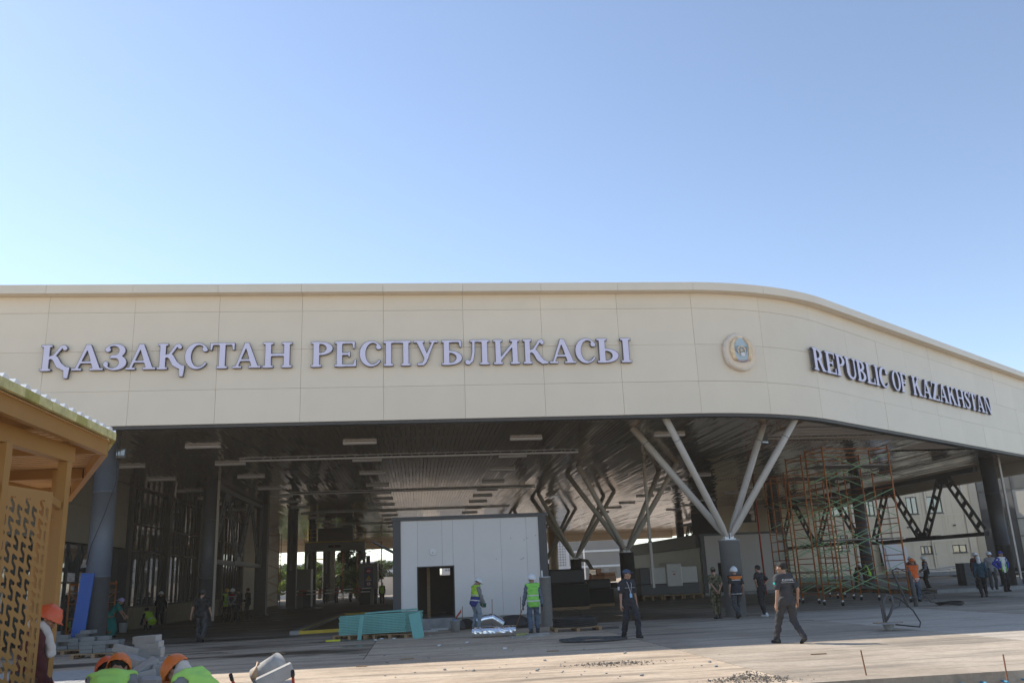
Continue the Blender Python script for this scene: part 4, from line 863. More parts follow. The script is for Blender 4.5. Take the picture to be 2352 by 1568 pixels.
o = Mesh().quad((-.02,0,.55),(-.2,.02,.35),(-.22,.02,.42),(-.02,0,.66)).obj('warning_tape', M_RED, None, loc=at(1062,1443)); tag(o, 'strip of red and white tape tied to the rod by the doorway', 'tape')
# coil on its pallet, hose coil on the slab
cp = at(1322, 1447); pallet(cp, .12, 'pallet carrying the big black cable coil', 1.45, 1.0)
cc = thing('cable_coil', 'big black cable coil on a pallet right of the flue pipe', 'coil', cp + Vector((0,0,.125)))
for k in range(5):
    for q in range(3):
        rr = .58 + .045*q; z = .025 + .05*k; g = Mesh(); g.tube([(rr*math.cos(a)*(1+.03*math.sin(3*a+k)), .75*rr*math.sin(a), z+.012*math.sin(2*a+k+q)) for a in np.linspace(0, 2*math.pi, 30)], .026, 6, False); g.obj('turn', M_BLACKR, cc, True)
g = Mesh(); g.tube([(-.1+.38*math.cos(a), .3, .2+.32*math.sin(a)) for a in np.linspace(.0, 3.0, 16)], .008, 5); g.obj('loose_end', M_BLACKR, cc)
hc = thing('hose_coil', 'flat grey hose coil lying at the feet of the capped officer', 'coil', at(1362,1470))
for k in range(6):
    rr = .5 + .05*k; g = Mesh(); g.tube([(rr*math.cos(a)*1.15, rr*.95*math.sin(a)+.04*math.sin(2*a+k), .02+.02*(k % 2)+.006*math.sin(5*a+k)) for a in np.linspace(.3*k, 2*math.pi+.3*k, 40)], .019, 6, False); g.obj('turn', M_GREYHOSE, hc, True)
for i, (u, v, L_, rz) in enumerate(((1215,1462,1.1,.35),(1235,1457,.7,.5),(1392,1443,.8,.25))):
    o = Mesh().box(-L_/2, L_/2, -.09, .09, .0, .05).obj('plank', M_CONC if i < 2 else M_DARKSTEEL, None, loc=at(u, v), rz=rz); tag(o, ['long grey plank lying in front of the flue pipe','short grey plank behind the long grey plank','dark sheet lying just left of the capped officer'][i], 'plank')
# inspection pit kerb
pk = thing('pit_kerb', 'low triangular pit edge with yellow nosing left of the plasterboards', 'kerb', (0,0,0))
a, b, c = Vector((-8.05,32.1)), Vector((-5.9,33.0)), Vector((-9.9,49.5))
def flat(name, pts, z0, z1, m):
    g = Mesh(); g.prism([(p[0],p[1]) for p in pts], z0, z1); return g.obj(name, m, pk)
flat('pit_floor', [a, b, c + Vector((1.4,.2)), c], .004, .02, mat('pit_brown', (.16,.10,.05), .8))
nr = (c-a).normalized(); nn = Vector((nr.y, -nr.x))
flat('pit_side', [a - nn*.3, a + nn*.02, c + nn*.02, c - nn*.3], .003, .14, M_CONC); flat('pit_nosing', [a, b, b + Vector((-.03,.1)), a + Vector((-.03,.1))], .021, .13, M_YELLOW); flat('pit_nosing', [c, c + Vector((1.4,.2)), c+Vector((1.4,.4)), c+Vector((0,.2))], .021, .14, M_YELLOW)
Mesh().beam((a.x+.05,a.y+.15,.15),(c.x+.05,c.y,.15),.06,.02).obj('pit_edge', M_YELLOW, pk)
# rubble and stones on the sunlit slab
stone = []
for v in range(4):
    bm = bmesh.new(); bmesh.ops.create_icosphere(bm, subdivisions=1, radius=1)
    for q in bm.verts: q.co *= rng.uniform(.65,1.2); q.co.z *= .6
    me = bpy.data.meshes.new('stone'); bm.to_mesh(me); bm.free(); me.materials.append(M_CONC); stone.append(me)
for i in range(46):
    u, v = rng.uniform(880,1700), rng.uniform(1478,1560); p = at(u, v); sz = rng.choice((.012,.015,.02,.025,.04))
    o = link('stone', rng.choice(stone), None, p + Vector((0,0,sz*.3)), rng.uniform(0,6)); o.scale = (sz,)*3; tag(o, 'small loose stone lying on the dusty slab', 'stone', 'loose stones on the slab')
for nm, (u, v), n, sx, sy, lab in (('gravel_smear', (1415,1524), 500, .75, .38, 'grey gravel smear spread on the sunlit slab'), ('rubble_heap', (1725,1562), 700, .65, .35, 'heap of grey rubble at the bottom edge of the photo')):
    g = Mesh(); p = at(u, v)
    for k in range(n):
        x, y = rng.gauss(0, sx*.5), rng.gauss(0, sy*.5); hh = (.13 if nm == 'rubble_heap' else .015) * math.exp(-((x/sx)**2+(y/sy)**2)*3); s_ = rng.uniform(.008,.03)
        c = Vector((x, y, hh*rng.random()+.004)); vs = [c + Vector((rng.uniform(-1,1), rng.uniform(-1,1), rng.uniform(-.5,1)))*s_ for _ in range(4)]; g.add(vs, [(0,1,2),(0,2,3),(0,3,1),(1,3,2)])
    o = g.obj(nm, mat('dark_rubble', (.19,.17,.145), .9, 0, .3, 20), None, loc=p); tag(o, lab, 'rubble', kind='stuff')
# rebar and dowels at the slab edge
for i, (u0, v0, u1, v1) in enumerate(((1995,1567,1977,1492),(2314,1560,2304,1502))):
    p = at(u0, v0, -.1); q = aty(u1, v1, p.y + .12); o = Mesh().tube([(0,0,-.1), q-p], .011, 7).obj('rebar_stake', M_RUST, None, loc=p); tag(o, ['rusty rebar stake left of the blue dowels at the slab edge','rusty rebar stake among the blue dowels at the right edge'][i], 'stake', 'rebar stakes')
M_DOWEL = mat('blue_dowel_sleeve', (.08,.28,.42), .4)
for i in range(9):
    s = 8.35 + .33*i; o = Mesh().tube([(0,.1,0),(-.03,-.17,0)], .016, 8).obj('dowel', M_DOWEL, None, loc=B(s, -15.36, -.13), rz=TH); tag(o, 'blue sleeved dowel sticking out of the slab edge', 'dowel', 'blue dowels along the slab edge')
# vibrating poker with looped hose, and the hose stand further back
vp = at((3300+640/2.485)*.5742, (2100+1045/2.485)*.5742); t = thing('concrete_vibrator', 'concrete vibrator with looped hose standing on the grey slab', 'tool', vp)
g = Mesh(); g.lathe([(.06,0),(.09,.02),(.14,.15),(.30,.165),(.30,.18),(.1,.19)], 16); g.obj('base_cone', M_CONC, t); Mesh().beam((-.35,0,.19),(.38,.1,.18),.12,.02).obj('foot_board', M_WOOD, t)
g = Mesh(); g.tube([(-.05,0,.2),(-.06,0,.5),(-.02,0,.72),(.08,0,.85),(.18,0,.8),(.2,.02,.6),(.1,.03,.4),(-.02,.02,.25)], .035, 8); g.obj('upper_hose', M_GREYHOSE, t, True)
g = Mesh(); g.tube([(.1,0,.84),(.4,.02,.72),(.68,.05,.45),(.82,.05,.16),(.76,.0,.06),(.5,-.05,.09),(.15,-.05,.14)], .017, 7); g.obj('lower_hose', M_BLACKR, t, True); Mesh().tube([(-.11,0,.2),(-.12,0,.62)], .016, 6).obj('rod', M_DARKSTEEL, t)
h1, h2 = at(2086,1393), at(2105,1392); hp = h2; t = thing('hose_stand', 'dark hydraulic posts with tangled hoses in front of the orange vest man', 'hoses', hp); q = h1 - h2
Mesh().tube([q, q+Vector((-.2,0,.7)), q+Vector((-.38,0,1.3))], .045, 8).obj('leaning_post', M_DARKSTEEL, t); Mesh().tube([(0,0,0),(-.06,0,1.25)], .075, 10).obj('upright_post', M_DARKSTEEL, t)
g = Mesh(); g.tube([q+Vector((-.38,0,1.3)),(-.5,0,1.4),(-.3,0,1.3),(-.06,0,1.2),(.1,-.05,.9),(.25,-.1,.5),(.5,-.1,.15),(.9,-.2,.05)], .022, 7); g.obj('hose', M_GREYHOSE, t, True)
for k in range(3): g = Mesh(); g.tube([(1.15+(.35+.06*k)*math.cos(a), -.2+.45*math.sin(a), .04+.03*k+.03*math.sin(2*a)) for a in np.linspace(0,6.28,24)], .022, 6, False); g.obj('hose_loop', M_BLACKR, t, True)
g = Mesh(); g.tube([(-1.6,-1.6,.03),(-1.0,-.9,.06),(-.7,-.4,.3),(-.4,-.1,.42),(0,-.1,.3),(.4,-.1,.2),(.7,-.1,.25),(.75,.1,.45),(.5,.2,.5),(.3,.2,.4)], .024, 7); g.obj('hose', M_GREYHOSE, t, True)
# ------------------------------------------------------------------ paver heaps
BS = (.34,.17,.105); bm_ = Mesh().cbox((0,0,0), BS).mesh('paver_block', M_BLOCK); bmd = Mesh().cbox((0,0,0), BS).mesh('paver_block', mat('grey_block_dark', (.20,.20,.195), .9, 0, .15, 8, .4, 60))
def paver(p, e, lab, grp, me=bm_):
    o = link('paver_block', me, None, p); o.rotation_euler = e; b = o.modifiers.new('bevel', 'BEVEL'); b.width = .008; b.segments = 1; tag(o, lab, 'block', grp); return o
def fp(x, y, Y): return aty((300 + x/2.4758)*.5742, (2200 + y/2.4758)*.5742, Y)
for i, (x, y) in enumerate(((715,880),(735,938),(745,998),(735,1050))): paver(fp(x, y, 12.4) , (0, R(-2+i), R(-6+5*i)), ['top','second','third','bottom'][i] + ' pale block of the neat column of four beside the orange helmets', 'pale block column')
tum = [(515,985,12.3,R(14),.1),(560,1085,12.0,R(17),-.2),(690,1165,11.8,R(-30),.7),(780,1115,12.2,R(-8),.2),(800,1170,12.3,R(4),-.1),(660,1250,11.7,R(-12),.4),(590,1290,11.6,R(20),.3),(790,1265,11.8,R(-80),.2),(850,1240,11.9,R(-78),.1),(880,1280,11.7,R(-10),-.2),(800,1300,11.5,R(3),.2),(930,1285,11.8,R(6),.3),(560,1180,12.2,R(5),.5),(640,1110,12.4,R(-5),.2),(760,1210,12.3,R(2),.8)]
for x, y, Y, ry, rz in tum: paver(fp(x, y, Y), (R(rng.uniform(-12,12)), ry, rz), 'pale block tumbled in the heap before the orange helmets', 'tumbled pale blocks')
def solid_pile(c, rz, nx, ny, nz, lab, grp, drop=.12, me=bmd):
    for k in range(nz):
        for j in range(ny):
            for i in range(nx):
                if k > 0 and rng.random() < drop*k: continue
                p = c + Matrix.Rotation(rz, 3, 'Z') @ Vector(((i-(nx-1)/2)*BS[0]*1.03, (j-(ny-1)/2)*BS[1]*1.05, BS[2]*(k+.5)*1.01)) + Vector((rng.uniform(-.02,.02), rng.uniform(-.02,.02), 0)); paver(p, (0,0,rz+rng.uniform(-.1,.1)), lab, grp, me)
pl1 = at(225, 1508); pallet(pl1, .1, 'pallet under the right dark block pile'); solid_pile(pl1 + Vector((.1,0,.125)), .08, 3, 3, 4, 'dark block piled on the right pallet behind the helmets', 'blocks on the right pallet', .1)
pl2 = at(160, 1500); pallet(pl2, 0, 'pallet under the left dark block pile', 1.5, .9); solid_pile(pl2 + Vector((.0,.1,.125)), -.05, 4, 3, 5, 'dark block piled loosely on the left pallet', 'blocks on the left pallet', .16)
# small square pavers under them
g = Mesh(); 
for i in range(34):
    for j in range(26):
        s = -11.4 + i*.205; d = -11.6 + j*.205; q = rng.uniform(-.003,.003); g.box(s, s+.195, d, d+.195, .002, .022+q)
o = inB(g.obj('pavers', mat('pale_paver', (.36,.355,.35), .9, 0, .12, 5, .3, 50))); o['kind'] = 'structure'
# ------------------------------------------------------------------ wheelbarrow with load
wb = thing('wheelbarrow', 'wheelbarrow with red handles at the bottom edge of the photo', 'wheelbarrow', fp(1930, 1290, 11.6) - Vector((0,0,.5)), R(100))
g = Mesh(); g.add([(-.45,-.3,.45),(.45,-.25,.45),(.45,.25,.45),(-.45,.3,.45),(-.3,-.2,.25),(.3,-.18,.2),(.3,.18,.2),(-.3,.2,.25)], [(4,5,6,7),(0,1,5,4),(1,2,6,5),(2,3,7,6),(3,0,4,7)]); o = g.obj('tray', M_GALV, wb); o.modifiers.new('s','SOLIDIFY').thickness = .004
for y in (-.33, .33):
    Mesh().tube([(.7,y*.4,.2),(-.4,y,.42),(-.85,y*1.05,.62)], .017, 8).obj('handle_bar', M_RED, wb, True); Mesh().tube([(-.85,y*1.05,.62),(-.95,y*1.06,.68)], .023, 8).obj('grip', M_BLACKR, wb)
    Mesh().tube([(-.25,y,.4),(-.3,y,.0)], .016, 8).obj('stand', M_RED, wb)
wl_ = Mesh().tube([(.7,-.04,.2),(.7,.04,.2)], .2, 20).obj('wheel', M_BLACKR, wb, True); Mesh().tube([(.7,-.045,.2),(.7,.045,.2)], .09, 14).obj('rim', M_RED, wl_)
o = paver(fp(1985, 1250, 11.55), (R(4), R(-22), .25), 'big pale kerb block lying in the wheelbarrow', None); o.scale = (1.35,1.1,1.5)
o = Mesh().tube([(0,0,-.2),(.0,.03,.2)], [.12,.135], 18).obj('cement_sack', mat('grey_paper', (.42,.41,.39), .9, 0, .15, 6, .4, 12), None, True, loc=fp(1905, 1185, 11.9)); o.rotation_euler = (R(30),R(60),.3); tag(o, 'rolled grey cement sack in the wheelbarrow', 'sack')
for i, (x, y, x2, y2) in enumerate(((1775,1270,1812,1105),(1985,1200,1970,1095))):
    a = fp(x, y, 11.8); b = fp(x2, y2, 11.9); g = Mesh(); g.tube([a, a+(b-a)*.55, a+(b-a)*.7, b], [.045,.042,.017,.017], 10); o = g.obj('tamping_mallet', mat('pale_wood', (.5,.33,.2), .6, 0, .1, 4), None, True); tag(o, ['left','right'][i] + ' wooden mallet with its handle up in the wheelbarrow', 'mallet', 'wooden mallets')
# ================================================================== beyond the hall
M_GATE = mat('white_gate_stone', (.68,.66,.63), .7, 0, .06, 1)
def lattice_mat():
    m = mat('pierced_lattice', (.45,.44,.43), .7); n = m.node_tree; b = bsdf(m); tc = n.nodes.new('ShaderNodeTexCoord'); mp = n.nodes.new('ShaderNodeMapping'); mp.inputs['Rotation'].default_value = (0, R(45), 0); mp.inputs['Scale'].default_value = (3.2,3.2,3.2)
    n.links.new(tc.outputs['Object'], mp.inputs[0]); ck = n.nodes.new('ShaderNodeTexChecker'); ck.inputs['Color1'].default_value = (.62,.60,.58,1); ck.inputs['Color2'].default_value = (.30,.30,.30,1); ck.inputs['Scale'].default_value = 1
    n.links.new(mp.outputs[0], ck.inputs[0]); n.links.new(ck.outputs['Color'], b.inputs['Base Color']); return m
M_LAT = lattice_mat()
gy = 150.0
ga = thing('gate', 'white ornamental gate with pierced lattice piers beyond the hall', 'gate', (0, gy, 0))
xs_ = [aty(u, 1300, gy).x for u in (936, 1040, 1150, 1283)]
for x in xs_:
    Mesh().box(x-2.4, x+2.4, 0, 3, -.3, 2.6).obj('pier_base', M_GATE, ga); Mesh().box(x-1.9, x+1.9, .2, 2.8, 2.6, 13.5).obj('pier', M_GATE, ga); Mesh().box(x-1.3, x+1.3, .12, .199, 3.1, 13).obj('lattice_panel', M_LAT, ga)
for a, b in zip(xs_[:-1], xs_[1:]):
    cx, r_ = (a+b)/2, (b-a)/2-1.95; g = Mesh(); n = 16
    vs = []
    for i in range(n+1):
        q = math.pi*i/n; x, z = cx - r_*math.cos(q), 6.5 + r_*.95*math.sin(q)
        vs += [(x,.4,z),(x,2.6,z),(x,.4,13.5),(x,2.6,13.5)]
    g.add(vs, [f for i in range(n) for f in ((i*4,i*4+4,i*4+6,i*4+2),(i*4+1,i*4+3,i*4+7,i*4+5),(i*4,i*4+1,i*4+5,i*4+4))]); g.obj('arch', M_GATE, ga)
# long grey terminal far behind
M_GR = mat('far_grey_cladding', (.15,.147,.14), .6, 0, .06, .3); M_GRL = mat('far_pale_band', (.6,.6,.6), .5)
for i, (u0, u1, Y, h_, lab) in enumerate(((1225,1460,230,11.5,'long grey terminal with pale bands beyond the gate'),(1040,1225,260,8,'lower grey hall left of the banded terminal'),(560,900,240,7.5,'distant grey hall behind the trees at left'))):
    a, b = aty(u0, 1320, Y).x, aty(u1, 1320, Y).x; t = thing('terminal_hall', lab, 'building', (a, Y, 0)); n = 3
    for k in range(n): Mesh().box(0-.3*k, b-a, .3*k, 20, -.3+h_*k/n, h_*(k+1)/n-.5).obj('storey', M_GR, t); Mesh().box(-.5-.3*k, b-a+.2, -.4+.3*k, 20, h_*(k+1)/n-.5, h_*(k+1)/n-.02).obj('pale_band', M_GRL, t)
    for k in range(int((b-a)/3.2)): Mesh().box(k*3.2+.4, k*3.2+2.4, -.06, -.005, .6, h_/n-.9).obj('window', M_GLASS, t)
# boundary wall
bw = thing('boundary_wall', 'low white boundary wall beyond the scanner gantry', 'wall', (-70, 128, 0))
for k in range(18): Mesh().box(k*4, k*4+3.7, 0, .2, -.3, 2.5).obj('wall_bay', M_GATE, bw); Mesh().box(k*4+3.7, k*4+4, -.1, .3, -.3, 2.7).obj('wall_pier', M_GATE, bw)
# excavator
ex_p = Vector((aty(1382, 1330, 105).x, 105, 0)); ev = thing('excavator', 'orange excavator with raised dark arm beyond the hall', 'excavator', ex_p, R(130)); ev.scale = (.76,)*3
M_EXO = mat('excavator_orange', (.55,.19,.02), .45, 0, .1, 1)
for y in (-1.2, 1.2):
    g = Mesh(); g.prism([(-1.9,0),(1.9,0),(2.2,.35),(1.9,.8),(-1.9,.8),(-2.2,.35)], -.3, .3); me = g.mesh('track', M_BLACKR); me.transform(Matrix.Rotation(R(90),4,'X')); link('track', me, ev, (0,y,0))
Mesh().box(-1.9,1.2,-1.3,1.3,.95,1.9).obj('body', M_EXO, ev, bevel=.08); Mesh().box(-1.9,-.6,-1.3,1.3,1.9,2.3).obj('engine_hood', M_EXO, ev, bevel=.1)
cbn = Mesh().box(-.3,1.3,.2,1.3,1.9,2.95).obj('cab', M_EXO, ev, bevel=.08); Mesh().box(-.15,1.2,1.28,1.32,2.05,2.8).obj('cab_window', M_GLASS, cbn); Mesh().box(1.26,1.33,.3,1.2,2.05,2.8).obj('cab_window', M_GLASS, cbn)
for nm, a, b, wd_ in (('boom',(1.1,0,1.7),(3.0,0,4.2),.38),('boom_front',(3.0,0,4.2),(5.4,0,4.6),.34),('arm',(5.4,0,4.7),(6.6,0,2.4),.28)): Mesh().beam(a, b, wd_, .45).obj(nm, M_DARKSTEEL, ev)
g = Mesh(); g.prism([(6.2,2.5),(6.9,2.4),(7.0,1.7),(6.4,1.2),(6.0,1.6)], -.5, .5); me = g.mesh('bucket', M_DARKSTEEL); me.transform(Matrix.Rotation(R(90),4,'X')); link('bucket', me, ev)
sp = thing('street_lamp', 'thin pale street lamp before the banded terminal', 'lamp', (aty(1345,1330,140).x, 140, 0)); Mesh().tube([(0,0,0),(0,0,9.5)], .1, 8).obj('mast', M_FIX, sp); Mesh().box(-1.2,1.2,-.15,.15,9.5,9.65).obj('head', M_FIX, sp)
# machinery between cabin and scanner, its silhouette shade put into near-black colour
for i, (u0, u1, v0, v1, d) in enumerate(((1262,1355,1313,1400,20),(1352,1412,1334,1392,24))):
    a = B(0,0,0); s0 = None
    p = at((u0+u1)/2, v1); s0, d0 = toB(p); sc_ = p.y/FPX; w_ = (u1-u0)*sc_; h_ = (v1-v0)*sc_
    t = thing('wrapped_machine', ['dark film wrapped machine at the foot of the third branching column','dark film wrapped machine at the foot of the second branching column'][i], 'machine', p, TH, 'wrapped machines')
    Mesh().box(-w_/2, w_/2, 0, 2.2, .15, h_*.62).obj('lower_body', M_BACK, t, bevel=.05); Mesh().box(-w_*.46, w_*.42, .1, 2.0, h_*.62, h_).obj('upper_body', mat('black_film', (.02,.02,.021), .5, 0, .1, 3, .6, 4), t, bevel=.1); Mesh().box(-w_/2, w_/2, 0, 2.2, 0, .14).obj('skid', M_WOOD, t)
# rubble between floor and yard
# trees
def leaf_mesh(nm, n, rx, rz, zc, m, lob):
    g = Mesh(); cl = [(rng.gauss(0,.45), rng.gauss(0,.45), rng.uniform(-.8,.8), rng.uniform(.25,.5)) for _ in range(lob)]
    for k in range(n):
        cx, cy, cz, cr_ = rng.choice(cl); v = Vector((rng.gauss(0,1), rng.gauss(0,1), rng.gauss(0,1))).normalized() * cr_ * rng.uniform(.55,1.05)
        p = Vector(((cx+v.x)*rx, (cy+v.y)*rx, zc + (cz+v.z)*rz)); s_ = rng.uniform(.12,.3)
        a = Vector((rng.gauss(0,1), rng.gauss(0,1), rng.gauss(0,1))).normalized(); b = a.orthogonal().normalized(); c = a.cross(b)
        g.add([p-b*s_*1.5, p+c*s_*.7, p+b*s_*1.5, p-c*s_*.7], [(0,1,2,3)])
    return g.mesh(nm, m)
def tree(p, h_, r_, m, label, lob=16, n=2600):
    t = thing('tree', label, 'tree', p, rng.uniform(0,6), 'trees beyond the hall')
    g = Mesh(); g.tube([(0,0,-.3),(.1,0,h_*.3),(-.05,.1,h_*.6),(0,0,h_*.85)], [.28,.2,.13,.04], 8)
    for k in range(6): a = rng.uniform(0,6.28); z = h_*rng.uniform(.3,.6); g.tube([(0,0,z),(math.cos(a)*r_*.35,math.sin(a)*r_*.35,z+h_*.14),(math.cos(a)*r_*.7,math.sin(a)*r_*.7,z+h_*.22)], [.08,.05,.02], 6)
    g.obj('trunk', mat('bark', (.12,.09,.065), .9, 0, .3, 5), t, True); link('crown', leaf_mesh('crown', n, r_, h_*.42, h_*.58, m, lob), t)
M_LF = [mat('leaf_mid', (.07,.11,.028), .6, 0, .5, 1.2), mat('leaf_bright', (.11,.16,.03), .6, 0, .5, 1.2), mat('leaf_dark', (.04,.065,.022), .6, 0, .5, 1.2)]
for m in M_LF:                                  # leaves let light through
    n = m.node_tree; b = bsdf(m); tr = n.nodes.new('ShaderNodeBsdfTranslucent'); sc = b.inputs['Base Color'].links[0].from_socket; n.links.new(sc, tr.inputs[0])
    mx = n.nodes.new('ShaderNodeMixShader'); mx.inputs[0].default_value = .5; n.links.new(b.outputs[0], mx.inputs[1]); n.links.new(tr.outputs[0], mx.inputs[2]); n.links.new(mx.outputs[0], n.nodes['Material Output'].inputs[0])
TL = [(805,112,6.2,2.0,2,'dark conical tree left of the notice board'),(735,118,4.6,3.0,1,'bright bushy tree at the left of the gantry opening'),(772,122,5.2,3.0,0,'mid green tree behind the pale column'),(822,104,3.6,2.6,1,'bright low tree at the right of the gantry opening'),(852,135,5.6,2.6,2,'dark tree behind the scanner notice board'),(880,140,5,2.6,0,'mid green tree right of the gantry'),(660,140,5.5,4,0,'mid green tree beyond the yellow scaffold'),(640,120,4,3,1,'bright tree beside the yellow scaffold'),(1250,175,4,2.6,0,'small tree left of the gate pier')]
for u, Y, h_, r_, k, lab in TL: tree(Vector((aty(u,1330,Y).x, Y, 0)), h_, r_, M_LF[k], lab, 14, 1500)

# ------------------------------------------------------------------ small fittings and litter
def floodlight(p, rz, label):
    t = thing('floodlight', label, 'floodlight', p, rz, 'floodlights'); Mesh().box(-.2,.2,-.08,.06,-.17,.17).obj('lamp_body', M_DARKSTEEL, t, bevel=.02); Mesh().box(-.17,.17,-.095,-.082,-.14,.14).obj('lens', M_GLASS, t); Mesh().tube([(-.23,0,0),(-.23,.15,.1),(.23,.15,.1),(.23,0,0)], .015, 6).obj('bracket', M_DARKSTEEL, t); return t
floodlight(B(-8.65, 1.5, 6.15), TH-.4, 'black floodlight high on the big left column'); floodlight(B(14.3, 3.4, 6.35), TH+.5, 'black floodlight under the soffit by the nearest branching column')
q = [B(-8.85, 1.45, 6.6)]; q = [Vector((0,0,6.5)), Vector((.05,-.02,5.2)), Vector((-.2,-.08,4.2)), Vector((-.55,-.05,3.2)), Vector((-.7,.1,2.6))]
o = Mesh().tube(q, .012, 6).obj('cord', M_BLACKR, None, True, loc=B(-8.78, 1.38, 0), rz=TH); tag(o, 'black cord hanging across the big left column', 'cord')
rp = thing('standpipe', 'thin red standpipe behind the nearest branching column', 'pipe', B(22.6, 25.5, 0), TH); Mesh().tube([(0,0,0),(0,0,6.79)], .06, 8).obj('riser', M_RED, rp, True); Mesh().tube([(0,0,1.2),(0,-.15,1.2)], .05, 8).obj('valve', M_RED, rp)
PAPER = mat('litter_paper', (.7,.69,.67), .8, 0, .05)
for i, (u, v) in enumerate(((985,1460),(905,1466),(877,1467),(862,1470),(1218,1467),(1075,1475),(1010,1482),(1160,1489))):
    p = at(u, v); w_ = rng.uniform(.05,.13); g = Mesh(); g.add([(-w_,-.04,.004),(0,-.05,.03),(w_,-.03,.006),(w_*.9,.05,.004),(0,.04,.035),(-w_,.05,.005)], [(0,1,4,5),(1,2,3,4)]); o = g.obj('paper_scrap', PAPER, None, loc=p, rz=rng.uniform(0,3)); tag(o, 'crumpled white paper scrap lying on the slab before the cabin', 'litter', 'paper scraps')
for i, (u, v, L_) in enumerate(((640,1500,.35),(935,1513,.3),(830,1530,.22),(1270,1495,.28),(1880,1502,.3))):
    o = Mesh().box(-L_/2, L_/2, -.02, .02, 0, .02).obj('offcut', M_WOOD, None, loc=at(u,v), rz=rng.uniform(-.5,.5)); tag(o, ['small wood offcut by the muddy patch at left','small wood offcut on the shadow edge','small wood offcut left on the sunlit slab','small wood offcut below the hose coil','small wood offcut right of the striding officer'][i], 'offcut', 'wood offcuts')
# ================================================================== people
def smin(a, b, k): h = np.clip(.5 + .5*(b-a)/k, 0, 1); return b*(1-h) + a*h - k*h*(1-h)
def sm(fs, k):
    o = fs[0]
    for f in fs[1:]: o = smin(o, f, k)
    return o
def cap(P, a, b, ra, rb):
    a = np.array(a); b = np.array(b); ba = b-a; h = np.clip(((P-a)@ba)/max(1e-9, ba@ba), 0, 1)
    return np.linalg.norm(P - a - h[:,None]*ba, axis=1) - (ra + (rb-ra)*h)
def ell3(P, c, r, Rm=None):
    q = P - np.array(c)
    if Rm is not None: q = q @ Rm
    r = np.array(r); k0 = np.linalg.norm(q/r, axis=1); k1 = np.linalg.norm(q/(r*r), axis=1) + 1e-9
    return k0*(k0-1)/k1
def surfnet(f, lo, hi, h):
    lo = np.array(lo, float); n = np.ceil((np.array(hi)-lo)/h).astype(int) + 1
    ax = [lo[i] + h*np.arange(n[i]) for i in range(3)]; G = np.stack(np.meshgrid(*ax, indexing='ij'), -1)
    V = f(G.reshape(-1, 3)).reshape(n); N = V < 0
    c8 = [(i,j,k) for i in (0,1) for j in (0,1) for k in (0,1)]
    sl = lambda A, c: A[c[0]:n[0]-1+c[0], c[1]:n[1]-1+c[1], c[2]:n[2]-1+c[2]]
    cnt = sum(sl(N, c).astype(np.int8) for c in c8); act = (cnt > 0) & (cnt < 8); idx = -np.ones(act.shape, int); I = np.argwhere(act); idx[act] = np.arange(len(I))
    if len(I) == 0: return np.zeros((0,3)), np.zeros((0,4), int)
    vals = np.stack([sl(V, c)[act] for c in c8], 1); C = np.array(c8, float); acc = np.zeros((len(I),3)); w_ = np.zeros(len(I))
    for a in range(8):
        for b in range(a+1, 8):
            if sum(abs(np.array(c8[a]) - np.array(c8[b]))) != 1: continue
            va, vb = vals[:,a], vals[:,b]; m = (va < 0) != (vb < 0); t = np.where(m, va/np.where(m, va-vb, 1), 0)
            acc += np.where(m[:,None], C[a] + (C[b]-C[a])*t[:,None], 0); w_ += m
    verts = lo + h*(I + acc/w_[:,None]); quads = []
    for d in range(3):
        e = [0,0,0]; e[d] = 1; A = N[:n[0]-e[0], :n[1]-e[1], :n[2]-e[2]]; Bn = N[e[0]:, e[1]:, e[2]:]
        p, q = [x for x in range(3) if x != d]
        E_ = np.argwhere(A != Bn); E_ = E_[(E_[:,p] > 0) & (E_[:,q] > 0) & (E_[:,p] < n[p]-1) & (E_[:,q] < n[q]-1)]
        if len(E_) == 0: continue
        def cell(dp, dq): X = E_.copy(); X[:,p] -= dp; X[:,q] -= dq; return idx[X[:,0], X[:,1], X[:,2]]
        Q = np.stack([cell(1,1), cell(0,1), cell(0,0), cell(1,0)], 1); fl = A[E_[:,0],E_[:,1],E_[:,2]]
        if d == 1: fl = ~fl
        Q[~fl] = Q[~fl][:, ::-1]; quads.append(Q)
    Q = np.concatenate(quads); return verts, Q[(Q >= 0).all(1)]
class Acc:                                     # collects surfaces into one smooth mesh
    def __init__(self): self.v = []; self.f = []; self.m = []; self.n = 0
    def put(self, v, q, M=None, mi=0):
        v = np.asarray(v)
        if M is not None: A = np.array(M); v = v @ A[:3,:3].T + A[:3,3]
        self.v.append(v); self.f += (np.asarray(q) + self.n).tolist() if len(q) else []; self.m += [mi]*len(q); self.n += len(v); return self
    def mesh(self, nm, mats):
        me = bpy.data.meshes.new(nm); me.from_pydata(np.concatenate(self.v).tolist(), [], self.f)
        for m in mats: me.materials.append(m)
        if any(self.m): me.polygons.foreach_set('material_index', self.m)
        me.polygons.foreach_set('use_smooth', [True]*len(self.f)); me.update(); return me
